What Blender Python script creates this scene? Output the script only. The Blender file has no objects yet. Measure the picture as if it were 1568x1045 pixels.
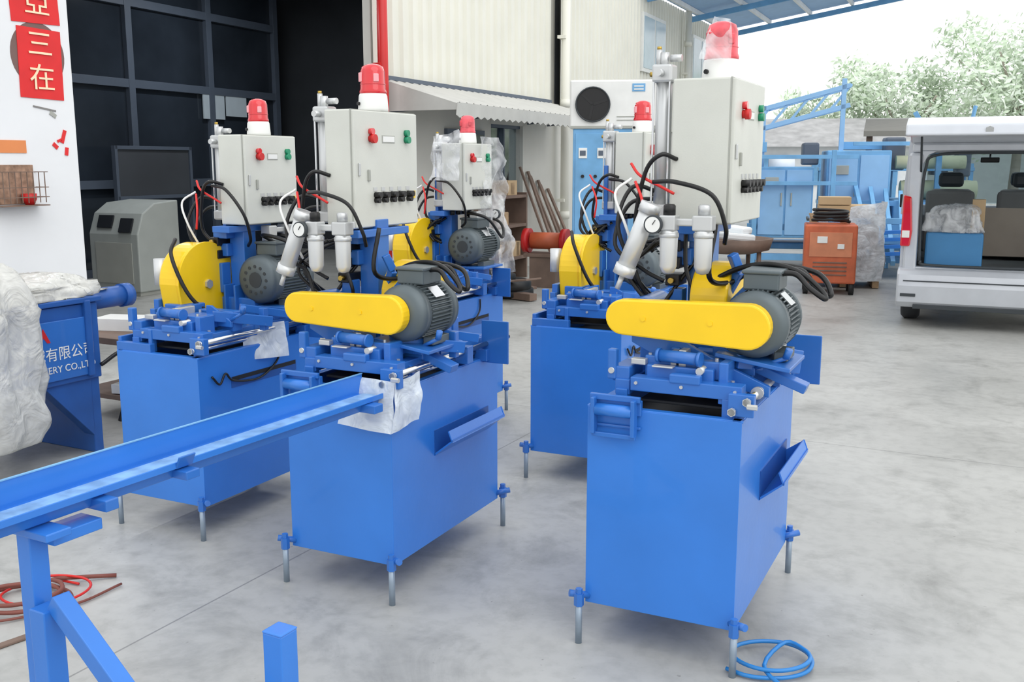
import bpy, bmesh, math, random
from mathutils import Matrix, Vector, Euler, noise
random.seed(7)
scene=bpy.context.scene
scene.view_settings.view_transform='Standard'
scene.view_settings.look='None'
R=math.radians

# ---------------------------------------------------------------- materials
def lin(c):
    return tuple(((x/255)/12.92 if x/255<=0.04045 else ((x/255+0.055)/1.055)**2.4) for x in c)
def mat(name,rgb,rough=.5,metal=0,bump=0,bscale=60,var=0,vscale=5,emit=0,alpha=1,coat=0,trans=0):
    m=bpy.data.materials.new(name); m.use_nodes=True
    nt=m.node_tree; b=nt.nodes['Principled BSDF']
    c=lin(rgb); b.inputs['Base Color'].default_value=(*c,1)
    b.inputs['Roughness'].default_value=rough; b.inputs['Metallic'].default_value=metal
    b.inputs['Coat Weight'].default_value=coat
    b.inputs['Alpha'].default_value=alpha
    b.inputs['Transmission Weight'].default_value=trans
    tc=nt.nodes.new('ShaderNodeTexCoord')
    n=nt.nodes.new('ShaderNodeTexNoise'); n.inputs['Scale'].default_value=vscale; n.inputs['Detail'].default_value=6
    nt.links.new(tc.outputs['Object'],n.inputs['Vector'])
    v=var if var else .05
    r=nt.nodes.new('ShaderNodeValToRGB')
    r.color_ramp.elements[0].position=.3; r.color_ramp.elements[1].position=.7
    r.color_ramp.elements[0].color=(*[x*(1-v) for x in c],1)
    r.color_ramp.elements[1].color=(*[min(1,x*(1+v)) for x in c],1)
    nt.links.new(n.outputs['Fac'],r.inputs['Fac']); nt.links.new(r.outputs['Color'],b.inputs['Base Color'])
    if bump:
        n2=nt.nodes.new('ShaderNodeTexNoise'); n2.inputs['Scale'].default_value=bscale
        nt.links.new(tc.outputs['Object'],n2.inputs['Vector'])
        bp=nt.nodes.new('ShaderNodeBump'); bp.inputs['Strength'].default_value=bump; bp.inputs['Distance'].default_value=.01
        nt.links.new(n2.outputs['Fac'],bp.inputs['Height']); nt.links.new(bp.outputs['Normal'],b.inputs['Normal'])
    if emit:
        b.inputs['Emission Color'].default_value=(*c,1); b.inputs['Emission Strength'].default_value=emit
    return m
def worn_blue(name,rgb,wear):
    m=mat(name,rgb,.36,bump=.06,bscale=35,var=.07,vscale=3,coat=.2); nt=m.node_tree; b=nt.nodes['Principled BSDF']
    src=b.inputs['Base Color'].links[0].from_socket
    tc=nt.nodes.new('ShaderNodeTexCoord'); n=nt.nodes.new('ShaderNodeTexNoise'); n.inputs['Scale'].default_value=16; n.inputs['Detail'].default_value=10; n.inputs['Roughness'].default_value=.75
    nt.links.new(tc.outputs['Object'],n.inputs['Vector'])
    r=nt.nodes.new('ShaderNodeValToRGB'); r.color_ramp.elements[0].position=.68; r.color_ramp.elements[0].color=(0,0,0,1); r.color_ramp.elements[1].position=.74; r.color_ramp.elements[1].color=(wear,wear,wear,1)
    nt.links.new(n.outputs['Fac'],r.inputs['Fac'])
    mx=nt.nodes.new('ShaderNodeMixRGB'); mx.inputs[2].default_value=(*lin((150,175,205)),1)
    nt.links.new(r.outputs[0],mx.inputs[0]); nt.links.new(src,mx.inputs[1]); nt.links.new(mx.outputs[0],b.inputs['Base Color'])
    return m
BLUE=worn_blue('blue_paint',(48,120,208),.25)
BLUEP=worn_blue('blue_paint_parts',(44,108,190),.7)
BLUED=mat('blue_paint_dark',(34,86,160),.4,var=.15)
BLUEL=mat('pale_blue_paint',(112,168,212),.5,var=.12)
BEIGE=mat('beige_box_paint',(206,208,200),.4,bump=.04,bscale=200)
BEIGED=mat('beige_box_seam',(165,167,160),.5)
YEL=mat('yellow_paint',(247,203,14),.35,coat=.2)
STEEL=mat('polished_steel',(210,212,214),.22,metal=1)
STEELD=mat('cast_alloy',(200,202,202),.38,metal=.6)
SILV=mat('silver_bowl',(212,214,214),.35,metal=.35)
GUN=mat('motor_grey',(92,102,106),.42,metal=.3,var=.12)
GUND=mat('motor_dark',(52,58,62),.5)
BLACK=mat('black_plastic',(14,14,15),.4)
RUB=mat('black_rubber',(30,30,31),.55)
DARK=mat('dark_void',(22,26,32),.7)
RED=mat('red_lens',(212,14,30),.12,coat=.8)
REDP=mat('red_paint',(200,32,32),.4)
GREEN=mat('green_button',(20,140,100),.3)
WHITE=mat('white_plastic',(232,233,230),.35)
WHITEP=mat('silver_van_paint',(196,200,206),.3,metal=.25,coat=.6)
PINK=mat('bagged_red_lens',(222,85,95),.3,var=.35,vscale=20)
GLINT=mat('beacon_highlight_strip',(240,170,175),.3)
BRASS=mat('brass',(190,160,80),.3,metal=.9)
ORANGE=mat('orange_machine_paint',(196,98,62),.5,var=.2)
WOOD=mat('pallet_wood',(176,148,115),.8,var=.25,vscale=12)
CREAM=mat('cream_cladding',(228,227,216),.5,var=.04,vscale=1.5)
PLAS=mat('lower_plaster',(206,205,198),.85,bump=.2,bscale=8,var=.08,vscale=1)
LWALL=mat('whitewashed_wall',(232,234,236),.85,bump=.15,bscale=12,var=.04,vscale=1.2)
PAPER=mat('red_paper',(222,38,40),.6,var=.08)
PAPERO=mat('orange_notice',(225,140,85),.7)
GOLD=mat('pale_gold_ink',(245,225,190),.6)
INTW=mat('interior_dark_wall',(62,66,72),.8,var=.2,vscale=1)
INTG=mat('interior_dark_glass',(44,51,60),.12,var=.3,vscale=1)
INTF=mat('interior_frame',(84,94,108),.5)
CNC=mat('cnc_grey',(165,170,166),.5)
TILE=mat('rooftile',(165,165,165),.8,var=.2,vscale=3)
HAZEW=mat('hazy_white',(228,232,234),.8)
LEAF=mat('hazed_leaf',(203,219,194),.8,var=.2,vscale=.8)  # both leaf colours lightened to paint in the bright haze
LEAF2=mat('hazed_leaf_light',(228,237,224),.8,var=.1,vscale=.8)
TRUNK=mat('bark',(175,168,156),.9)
TYRE=mat('tyre',(52,54,58),.7)
REDHOSE=mat('red_hose',(215,40,35),.4)
BLUEHOSE=mat('blue_hose',(40,125,195),.35)
BRCABLE=mat('brown_cable',(125,70,60),.6)
RUST=mat('rusty_steel',(118,98,86),.7,var=.2)
SEAT=mat('grey_seat',(132,130,128),.8)
CARD=mat('cardboard',(192,165,128),.8)

def glass(name,tint,f=.25):
    m=bpy.data.materials.new(name); m.use_nodes=True; nt=m.node_tree
    for n in list(nt.nodes): nt.nodes.remove(n)
    o=nt.nodes.new('ShaderNodeOutputMaterial'); t=nt.nodes.new('ShaderNodeBsdfTransparent')
    g=nt.nodes.new('ShaderNodeBsdfGlossy'); g.inputs['Roughness'].default_value=.05
    t.inputs['Color'].default_value=(*tint,1)
    mx=nt.nodes.new('ShaderNodeMixShader'); mx.inputs[0].default_value=f
    nt.links.new(t.outputs[0],mx.inputs[1]); nt.links.new(g.outputs[0],mx.inputs[2]); nt.links.new(mx.outputs[0],o.inputs[0])
    return m
GLASS=glass('window_glass',(.75,.82,.85),.2)
def plastic(name,col,f,var=.2):
    m=bpy.data.materials.new(name); m.use_nodes=True; nt=m.node_tree
    b=nt.nodes['Principled BSDF']; o=nt.nodes['Material Output']
    b.inputs['Base Color'].default_value=(*lin(col),1); b.inputs['Roughness'].default_value=.25
    t=nt.nodes.new('ShaderNodeBsdfTransparent')
    n=nt.nodes.new('ShaderNodeTexNoise'); n.inputs['Scale'].default_value=9; n.inputs['Distortion'].default_value=1.5
    tc=nt.nodes.new('ShaderNodeTexCoord'); nt.links.new(tc.outputs['Object'],n.inputs['Vector'])
    mp=nt.nodes.new('ShaderNodeMapRange'); mp.inputs['From Min'].default_value=.3; mp.inputs['From Max'].default_value=.7
    mp.inputs['To Min'].default_value=f-var; mp.inputs['To Max'].default_value=min(1,f+var)
    nt.links.new(n.outputs['Fac'],mp.inputs['Value'])
    mx=nt.nodes.new('ShaderNodeMixShader'); nt.links.new(mp.outputs[0],mx.inputs[0])
    nt.links.new(t.outputs[0],mx.inputs[1]); nt.links.new(b.outputs[0],mx.inputs[2]); nt.links.new(mx.outputs[0],o.inputs[0])
    w=nt.nodes.new('ShaderNodeTexNoise'); w.inputs['Scale'].default_value=7; w.inputs['Distortion'].default_value=2; w.inputs['Detail'].default_value=3
    nt.links.new(tc.outputs['Object'],w.inputs['Vector'])
    bp=nt.nodes.new('ShaderNodeBump'); bp.inputs['Strength'].default_value=.55; bp.inputs['Distance'].default_value=.03
    nt.links.new(w.outputs['Fac'],bp.inputs['Height']); nt.links.new(bp.outputs[0],b.inputs['Normal'])
    return m
FILM=plastic('plastic_film',(222,222,216),.78,.14)
FILM2=plastic('plastic_film_thin',(238,240,242),.38)
FILM3=plastic('plastic_film_sheet',(222,230,236),.85,.14)

# ---------------------------------------------------------------- helpers
def mk(name,me,P,m,smooth=False,bevel=0):
    o=bpy.data.objects.new(name,me); scene.collection.objects.link(o)
    if m: me.materials.append(m)
    if isinstance(P,Matrix): o.matrix_world=P
    elif P is not None: o.parent=P
    if smooth:
        for p in me.polygons: p.use_smooth=True
    if bevel:
        b=o.modifiers.new('bevel','BEVEL'); b.width=bevel; b.segments=2; b.limit_method='ANGLE'; b.angle_limit=R(40)
    return o
def empty(name,loc=(0,0,0),rz=0,M=None):
    o=bpy.data.objects.new(name,None); scene.collection.objects.link(o); o.empty_display_size=.1
    T=Matrix.Translation(loc)@Matrix.Rotation(rz,4,'Z')
    o.matrix_world=(M@T) if M is not None else T
    return o
def fin(bm,name,P,m,**k):
    bmesh.ops.recalc_face_normals(bm,faces=bm.faces)
    me=bpy.data.meshes.new(name); bm.to_mesh(me); bm.free(); return mk(name,me,P,m,**k)
def box(name,P,c,s,m,rot=(0,0,0),bevel=.003):
    bm=bmesh.new(); M=Matrix.Translation(c)@Euler(rot).to_matrix().to_4x4()@Matrix.Diagonal((*s,1))
    bmesh.ops.create_cube(bm,size=1,matrix=M)
    return fin(bm,name,P,m,bevel=bevel)
def boxes(name,P,lst,m,bevel=.003):
    bm=bmesh.new()
    for it in lst:
        c,s=it[0],it[1]; rot=it[2] if len(it)>2 else (0,0,0)
        M=Matrix.Translation(c)@Euler(rot).to_matrix().to_4x4()@Matrix.Diagonal((*s,1))
        bmesh.ops.create_cube(bm,size=1,matrix=M)
    return fin(bm,name,P,m,bevel=bevel)
def bar_m(p1,p2,w,h):
    p1=Vector(p1);p2=Vector(p2);d=p2-p1;L=d.length
    q=d.to_track_quat('Y','Z')
    return Matrix.Translation((p1+p2)/2)@q.to_matrix().to_4x4()@Matrix.Diagonal((w,L,h,1))
def bars(name,P,lst,m,bevel=.003):
    bm=bmesh.new()
    for p1,p2,w,h in lst: bmesh.ops.create_cube(bm,size=1,matrix=bar_m(p1,p2,w,h))
    return fin(bm,name,P,m,bevel=bevel)
def cyl(name,P,p1,p2,r,m,r2=None,seg=28,bevel=0):
    return cyls(name,P,[(p1,p2,r,r if r2 is None else r2)],m,seg,bevel)
def cyls(name,P,lst,m,seg=24,bevel=0):
    bm=bmesh.new()
    for it in lst:
        p1,p2,r=it[:3]; r2=it[3] if len(it)>3 else r
        p1=Vector(p1);p2=Vector(p2);d=p2-p1
        M=Matrix.Translation((p1+p2)/2)@d.to_track_quat('Z','Y').to_matrix().to_4x4()
        bmesh.ops.create_cone(bm,cap_ends=True,segments=seg,radius1=r,radius2=r2,depth=d.length,matrix=M)
    o=fin(bm,name,P,m,bevel=bevel)
    if seg>8:
        for p in o.data.polygons:
            if len(p.vertices)==4: p.use_smooth=True
    return o
def prism(name,P,pts,axis,a0,a1,m,bevel=.003,smooth=False):
    bm=bmesh.new()
    def v(p,a):
        return {'x':(a,p[0],p[1]),'y':(p[0],a,p[1]),'z':(p[0],p[1],a)}[axis]
    A=[bm.verts.new(v(p,a0)) for p in pts]; B=[bm.verts.new(v(p,a1)) for p in pts]
    bm.faces.new(A); bm.faces.new(B[::-1])
    n=len(pts)
    for i in range(n): bm.faces.new((A[i],A[(i+1)%n],B[(i+1)%n],B[i]))
    return fin(bm,name,P,m,bevel=bevel,smooth=smooth)
def lathe(name,P,prof,loc,m,axis='z',seg=32,ring=False):
    bm=bmesh.new(); rings=[]
    for r,z in prof:
        rg=[]
        for i in range(seg):
            a=2*math.pi*i/seg; x,y=r*math.cos(a),r*math.sin(a)
            p={'z':(x,y,z),'y':(x,z,y),'x':(z,x,y)}[axis]
            rg.append(bm.verts.new((p[0]+loc[0],p[1]+loc[1],p[2]+loc[2])))
        rings.append(rg)
    prs=list(zip(rings,rings[1:]))
    if ring: prs.append((rings[-1],rings[0]))
    for a,b in prs:
        for i in range(seg): bm.faces.new((a[i],a[(i+1)%seg],b[(i+1)%seg],b[i]))
    if not ring: bm.faces.new(rings[0]); bm.faces.new(rings[-1])
    o=fin(bm,name,P,m)
    for p in o.data.polygons:
        if len(p.vertices)==4: p.use_smooth=True
    return o
def cr(pts,n=8):
    pts=[Vector(p) for p in pts]; P=[2*pts[0]-pts[1]]+pts+[2*pts[-1]-pts[-2]]; out=[]
    for i in range(1,len(P)-2):
        for k in range(n):
            t=k/n; a,b,c,d=P[i-1],P[i],P[i+1],P[i+2]
            out.append(.5*((2*b)+(c-a)*t+(2*a-5*b+4*c-d)*t*t+(3*b-a-3*c+d)*t**3))
    out.append(pts[-1]); return out
def tubes(name,P,paths,r,m,seg=8,n=8):
    bm=bmesh.new()
    for pts in paths:
        pts=cr(pts,n); prev=None; up=None
        for i,p in enumerate(pts):
            d=(pts[min(i+1,len(pts)-1)]-pts[max(i-1,0)]).normalized()
            if up is None:
                up=d.orthogonal().normalized()
            else:
                up=(up-d*up.dot(d)); up=up.normalized() if up.length>1e-6 else d.orthogonal().normalized()
            s=d.cross(up)
            ring=[bm.verts.new(p+r*(math.cos(2*math.pi*k/seg)*up+math.sin(2*math.pi*k/seg)*s)) for k in range(seg)]
            if prev:
                for k in range(seg): bm.faces.new((prev[k],prev[(k+1)%seg],ring[(k+1)%seg],ring[k]))
            else: bm.faces.new(ring)
            prev=ring
        bm.faces.new(prev)
    return fin(bm,name,P,m,smooth=True)
def sheet(name,P,c,m,amp=.03,n=24,fr=8,seed=0,sag=0):
    c=[Vector(x) for x in c]; bm=bmesh.new(); nn=(c[1]-c[0]).cross(c[3]-c[0]).normalized(); g=[]
    for i in range(n+1):
        row=[]
        for j in range(n+1):
            u,v=i/n,j/n
            p=(c[0]*(1-u)+c[1]*u)*(1-v)+(c[3]*(1-u)+c[2]*u)*v
            k=noise.noise(p*fr+Vector((seed,0,0)))+.5*noise.noise(p*fr*2.3+Vector((0,seed,0)))
            p=p+nn*k*amp+Vector((noise.noise(p*fr*.8),noise.noise(p*fr*.7+Vector((9,9,9))),0))*amp
            p.z-=sag*math.sin(math.pi*u)*math.sin(math.pi*v)
            row.append(bm.verts.new(p))
        g.append(row)
    for i in range(n):
        for j in range(n): bm.faces.new((g[i][j],g[i+1][j],g[i+1][j+1],g[i][j+1]))
    return fin(bm,name,P,m,smooth=True)
def drape(name,P,c,rad,m,zmin,amp=.1,fr=4,sub=5,seed=0,power=.6):
    bm=bmesh.new(); bmesh.ops.create_icosphere(bm,subdivisions=sub,radius=1)
    c=Vector(c)
    for v in bm.verts:
        d=v.co.copy()
        q=Vector([math.copysign(abs(x)**power,x) for x in d])
        p=Vector((q.x*rad[0],q.y*rad[1],q.z*rad[2]))
        a=math.atan2(d.y,d.x)
        fold=(noise.noise(Vector((math.cos(a)*fr,math.sin(a)*fr,p.z*1.2+seed)))+.5*noise.noise(p*fr*2.2+Vector((seed,0,0))))
        p=p*(1+amp*fold*(1.4 if d.z<.3 else .6))
        if d.z<0: p.x*=1-.15*d.z; p.y*=1-.15*d.z
        v.co=c+p; v.co.z=max(zmin+.02*abs(fold),v.co.z)
    return fin(bm,name,P,m,smooth=True)
def text(name,P,s,loc,rot,size,m,ext=.002):
    cu=bpy.data.curves.new(name,'FONT'); cu.body=s; cu.size=size; cu.extrude=ext; cu.align_x='CENTER'; cu.align_y='CENTER'
    cu.materials.append(m)
    o=bpy.data.objects.new(name,cu); scene.collection.objects.link(o); o.parent=P
    o.location=loc; o.rotation_euler=rot; return o

# ---------------------------------------------------------------- cutting machine
def stadium(x0,z0,r0,x1,z1,r1,n=14):
    pts=[]
    for i in range(n+1):
        a=math.pi/2+math.pi*i/n; pts.append((x0+r0*math.cos(a),z0+r0*math.sin(a)))
    for i in range(n+1):
        a=-math.pi/2+math.pi*i/n; pts.append((x1+r1*math.cos(a),z1+r1*math.sin(a)))
    return pts
def motor(P,x,y0,y1,z,r,fan_front=True):
    n=44; pts=[]
    for i in range(n*4):
        a=2*math.pi*i/(n*4); rr=r if (i%4)<2 else r*.9
        pts.append((x+rr*math.cos(a),z+rr*math.sin(a)))
    L=y1-y0
    prism('motor_finned_body',P,pts,'y',y0+L*.22,y0+L*.8,GUN,bevel=0)
    f=[(r*.35,0),(r*.8,0),(r*.98,L*.05),(r*1.02,L*.22),(r*.9,L*.24)]
    lathe('motor_fan_cover',P,f if fan_front else [(a,L-b) for a,b in f],(x,y0,z),GUN,axis='y')
    e=[(r*.3,L),(r*.75,L),(r*.98,L*.92),(r*.98,L*.79)]
    lathe('motor_end_bell',P,e if fan_front else [(a,L-b) for a,b in e],(x,y0,z),GUN,axis='y')
    ly=y0-.002 if fan_front else y1+.002
    cyls('motor_fan_grille',P,[((x,ly,z),(x,ly+(.004 if fan_front else -.004),z),r*.33)]+
         [((x+r*.56*math.cos(a),ly,z+r*.56*math.sin(a)),(x+r*.56*math.cos(a),ly+.004,z+r*.56*math.sin(a)),r*.07) for a in [k*math.pi/6 for k in range(12)]],GUND,seg=12)
    box('motor_terminal_box',P,(x+.005,y0+L*.5,z+r+.022),(r*1.05,L*.5,.055),GUN,bevel=.006)
    box('motor_terminal_lid',P,(x+.005,y0+L*.5,z+r+.053),(r*1.15,L*.55,.012),GUN,bevel=.004)
    boxes('motor_feet',P,[((x-r*.7,y0+L*.5,z-r*.98),(r*.4,L*.45,.03)),((x+r*.7,y0+L*.5,z-r*.98),(r*.4,L*.45,.03))],GUN)
    box('motor_nameplate',P,(x+r*.72,y0+L*.5,z+r*.68),(.05,.07,.004),STEEL,rot=(0,R(45),0),bevel=0)
def beacon(P,x,y,z,s=1,m=RED):
    lathe('beacon_base',P,[(.058*s,0),(.058*s,.012*s),(.054*s,.06*s),(.05*s,.068*s)],(x,y,z),WHITE)
    cyl('beacon_screw',P,(x-.03*s,y-.05*s,z+.03*s),(x-.033*s,y-.057*s,z+.03*s),.007*s,BLACK,seg=10)
    lathe('beacon_lens',P,[(.05*s,.067*s),(.052*s,.075*s),(.048*s,.085*s),(.046*s,.15*s),(.04*s,.168*s),(.022*s,.177*s),(.004,.18*s)],(x,y,z),m)
    lathe('beacon_band',P,[(.0465*s,.1*s),(.0495*s,.103*s),(.0465*s,.106*s)],(x,y,z),m)
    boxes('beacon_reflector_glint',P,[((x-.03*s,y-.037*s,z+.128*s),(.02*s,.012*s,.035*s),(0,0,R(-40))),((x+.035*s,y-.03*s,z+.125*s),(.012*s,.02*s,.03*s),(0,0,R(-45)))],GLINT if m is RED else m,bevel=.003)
def machine(name,loc,rot,front,bx,top=.8,gz=1.10,gx=0,bs=1,bm_=RED,cut_h=.5,seed=0,W=.48,mx_=None):
    E=empty(name,(loc[0],loc[1],0),R(rot)); h=W/2; zb=.137; rnd=random.Random(seed)
    t=.005
    boxes('cabinet_panels',E,[((0,-.42,(zb+top)/2),(W,t,top-zb)),((0,.42,(zb+top)/2),(W,t,top-zb)),
        ((-h,0,(zb+top)/2),(t,.84+t,top-zb)),((h,0,(zb+top)/2),(t,.84+t,top-zb)),((0,0,zb+.003),(W,.84,.006))],BLUE,bevel=.0015)
    boxes('cabinet_rim',E,[((0,-.405,top),(W+.012,.03,.008)),((0,.405,top),(W+.012,.03,.008)),((-h+.015,0,top),(.03,.84,.008)),((h-.015,0,top),(.03,.84,.008))],BLUE)
    box('coolant_tray',E,(0,0,top-.1),(W-.02,.82,.01),DARK)
    rods=[];nuts=[];arms=[]
    for sx in(-1,1):
        for sy in(-1,1):
            fx,fy=sx*(h+.012),sy*(.42+.035)
            rods.append(((fx,fy,0),(fx,fy,.165),.0115)); nuts.append(((fx,fy,.135),(fx,fy,.178),.017))
            arms.append(((sx*(h-.01),sy*.415,.16),(fx+sx*.035,fy+sy*.0,.172),.012))
            nuts.append(((fx,fy,.178),(fx,fy,.195),.012))
    cyls('foot_rods',E,rods,mat('zinc_rod%d'%seed,(150,165,180),.4,metal=.5),seg=14); cyls('foot_nuts',E,nuts,BLUEP,seg=6); cyls('foot_arms',E,arms,BLUEP,seg=12)
    if front:
        prism('discharge_chute',E,[(h,.475),(h+.085,.545),(h+.085,.552),(h,.485)],'y',-.12,.33,BLUE,bevel=0)
        prism('discharge_chute_cheeks',E,[(h,.475),(h+.085,.545),(h+.07,.585),(h,.535)],'y',.325,.331,BLUE,bevel=0)
        prism('discharge_chute_lip',E,[(h+.08,.54),(h+.085,.54),(h+.068,.585),(h+.063,.582)],'y',-.12,.33,BLUE,bevel=0)
        box('chute_back_plate',E,(h+.004,.105,.53),(.004,.45,.1),BLUED,bevel=0)
    box('rear_guide_plate',E,(h+.055,.30,top+.075),(.125,.008,.18),BLUEP)
    box('rear_guide_bracket',E,(h+.0,.30,top+.02),(.06,.06,.05),BLUEP)
    b=top+.055
    boxes('base_frame',E,[((.06,-.36,b+.025),(.36,.06,.045)),((.02,.0,b+.02),(.4,.08,.04)),((.0,.32,b+.02),(.42,.07,.04)),
        ((-.15,0,b+.01),(.05,.76,.05)),((.19,0,b+.01),(.05,.76,.05)),
        ((-.15,-.37,top+.03),(.04,.04,.06)),((.2,-.37,top+.03),(.04,.04,.06)),((-.15,.37,top+.03),(.04,.04,.06)),((.2,.37,top+.03),(.04,.04,.06))],BLUEP)
    box('base_underplate',E,(.05,.0,top+.02),(.3,.7,.01),DARK)
    cyls('slide_rods',E,[((h+.015,-.43,b+.01),(h+.015,.5,b+.01),.011),((h-.03,-.43,b-.025),(h-.03,.5,b-.025),.011)],STEEL,seg=16)
    boxes('slide_blocks',E,[((h-.005,-.4,b-.005),(.08,.03,.07)),((h-.005,.12,b-.005),(.08,.05,.07)),((h-.005,.4,b-.005),(.08,.035,.07))],BLUEP)
    cyls('slide_nuts',E,[((h+.015,-.43,b+.01),(h+.015,-.42,b+.01),.014),((h-.03,-.43,b-.025),(h-.03,-.42,b-.025),.014),((h+.05,-.44,b+.0),(h+.02,-.44,b+.0),.009)],STEELD,seg=6)
    if front:
        boxes('roller_bracket',E,[((-.22,-.45,top-.02),(.014,.035,.12)),((-.085,-.45,top-.02),(.014,.035,.12)),((-.152,-.45,top-.082),(.15,.014,.016)),((-.152,-.44,top+.04),(.17,.014,.02)),((-.152,-.43,top-.055),(.17,.01,.01)),((-.152,-.425,top+.01),(.17,.02,.05))],BLUEP)
        cyl('feed_roller',E,(-.213,-.45,top-.0),(-.09,-.45,top-.0),.02,BLUE)
    else:
        boxes('side_tray_frame',E,[((-.14,-.4,top+.02),(.2,.03,.04)),((-.235,-.2,top+.03),(.02,.4,.06)),((-.06,-.38,top+.05),(.02,.03,.1)),((-.2,.36,top+.08),(.03,.04,.18))],BLUEP)
        box('outlet_slot',E,(h+.003,-.0,.65),(.002,.45,.05),BLUED,bevel=0)
        box('outlet_slot_shadow_gap',E,(h+.0042,-.0,.665),(.002,.44,.018),DARK,bevel=0)
        tubes('front_cable',E,[[(h+.01,-.35,.70),(h+.015,-.31,.66),(h+.014,-.27,.70),(h+.014,-.22,.66),(h+.012,-.05,.64),(h+.012,.08,.70),(h+.01,.1,.78)]],.005,BLACK)
    boxes('vise_body',E,[((.1,-.26,b+.075),(.12,.12,.06)),((-.05,-.27,b+.07),(.09,.1,.08)),((.03,-.33,b+.06),(.22,.035,.05)),((.13,-.16,b+.07),(.2,.06,.09)),((-.1,-.15,b+.08),(.1,.12,.1)),
        ((.03,.14,b+.08),(.2,.14,.11)),((-.02,.28,b+.07),(.26,.05,.09)),((-.16,-.3,b+.05),(.06,.14,.05)),
        ((.17,-.3,b+.06),(.03,.09,.1)),((-.005,-.2,b+.11),(.03,.16,.05)),((.06,-.38,b+.055),(.1,.03,.03)),((-.19,-.36,b+.08),(.03,.03,.1))],BLUEP,bevel=.005)
    prism('vise_gusset',E,[(.1,b+.05),(.24,b+.05),(.24,b+.075),(.13,b+.14),(.1,b+.14)],'y',-.215,-.203,BLUEP)
    boxes('vise_jaws',E,[((.03,-.27,b+.1),(.025,.1,.07)),((.0,-.27,b+.1),(.02,.1,.06)),((-.11,-.33,b+.09),(.05,.03,.02)),((-.02,-.36,b+.085),(.07,.03,.006))],STEELD)
    cyls('vise_screws',E,[((.1,-.37,b+.08),(.1,-.2,b+.08),.012),((-.19,-.38,b+.06),(-.19,-.2,b+.06),.01)],STEELD,seg=12)
    bl=[]
    for x in(-.1,.05,.22): bl.append(((x,-.396,b+.03),(x,-.388,b+.03),.006))
    for x,y in((.06,-.31),(.14,-.31),(.06,-.21),(.14,-.21),(-.08,-.31),(-.02,-.23),(-.13,-.19),(-.07,-.11)): bl.append(((x,y,b+.1),(x,y,b+.116),.006))
    for y in(-.3,-.05,.1,.38): bl.append(((-.15,y,b+.035),(-.15,y,b+.046),.007)); bl.append(((.19,y,b+.035),(.19,y,b+.046),.007))
    cyls('hex_bolts',E,bl,STEELD,seg=6)
    cyls('clamp_pneumatic',E,[((-.04,-.33,b+.115),(.09,-.35,b+.115),.02),((.09,-.35,b+.115),(.1,-.351,b+.115),.024),((-.05,-.329,b+.115),(-.04,-.33,b+.115),.024)],BLUEP,seg=16)
    cyls('adjust_handle',E,[((h-.02,-.2,b+.07),(h+.09,-.23,b+.12),.007),((h+.09,-.23,b+.12),(h+.1,-.235,b+.15),.012)],BLUEP,seg=10)
    bars('side_links',E,[((h-.06,-.25,b+.1),(h+.1,-.05,b+.06),.02,.045),((h-.04,-.1,b+.12),(h+.08,.1,b+.07),.02,.035),((h+.06,-.06,b+.02),(h+.06,-.06,b+.12),.03,.03)],BLUEP)
    # column
    cx,cy=bx['x']-bx['d']*.6,bx['y']+bx['w']*.38
    cx=max(-.12,min(.08,cx)); cy=max(-.05,min(.2,cy))
    if not front: cx=-.0; cy=.16
    boxes('column',E,[((cx,cy,(top+bx['z'])/2+.03),(.085,.085,bx['z']-top)),((cx,cy,top+.06),(.17,.2,.03)),((cx+.03,cy-.06,top+.15),(.012,.1,.2)),((cx-.03,cy-.06,top+.15),(.012,.1,.2))],BLUEP)
    boxes('box_support',E,[((cx,cy,bx['z']-.02),(.1,bx['w']*.8,.03)),((cx-.045,cy,bx['z']+.1),(.02,.14,.3))],BLUEP)
    boxes('column_brackets',E,[((cx-.06,cy-.03,bx['z']-.12),(.07,.1,.06)),((cx-.07,cy-.07,top+.28),(.05,.06,.14))],BLUEP,bevel=.005)
    if front:
        bars('lever_arms',E,[((cx+.06,cy-.06,bx['z']-.32),(cx+.15,cy-.1,bx['z']-.16),.025,.035),((cx+.15,cy-.1,bx['z']-.16),(cx+.13,cy-.12,bx['z']-.1),.03,.03),((cx+.1,cy-.1,bx['z']-.3),(cx+.19,cy-.1,bx['z']-.2),.02,.02)],BLUEP)
        mx=.215+gx if mx_ is None else mx_; my=-.285
        prism('belt_guard',E,stadium(-.172+gx,gz,.058,.235+gx,gz-.005,.072),'y',-.335,-.285,YEL,bevel=.006)
        cyls('belt_guard_bolts',E,[((-.1+gx,-.338,gz),(-.1+gx,-.33,gz),.009),((.12+gx,-.338,gz),(.12+gx,-.33,gz),.009)],YEL,seg=6)
        motor(E,mx,my,my+.27,gz-.005,.108,fan_front=False)
        pts=[(-.16,gz-.09),(-.08,gz-.13),(.1,gz-.2),(.3,gz-.235),(.3,gz-.2),(.12,gz-.125),(-.1,gz-.02),(-.16,gz-.02)]
        prism('swing_arm',E,[(a+gx,b_) for a,b_ in pts],'y',-.27,-.25,BLUEP)
        prism('swing_arm_rear',E,[(a+gx,b_) for a,b_ in pts],'y',-.1,-.08,BLUEP)
        cyls('swing_pivot',E,[((.27+gx,-.3,gz-.215),(.27+gx,-.05,gz-.215),.014),((.27+gx,-.31,gz-.215),(.27+gx,-.295,gz-.215),.02)],STEELD,seg=12)
        box('motor_mount_plate',E,(mx-.0,-.15,gz-.125),(.24,.26,.014),BLUEP,rot=(0,R(8),0))
        box('motor_mount_rail',E,(mx+.03,-.15,gz-.175),(.26,.06,.03),BLUEP,rot=(0,R(20),0))
        cyl('spindle_housing',E,(-.17+gx,-.29,gz-.0),(-.17+gx,.06,gz-.0),.045,BLUEP)
        pts=[]
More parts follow.
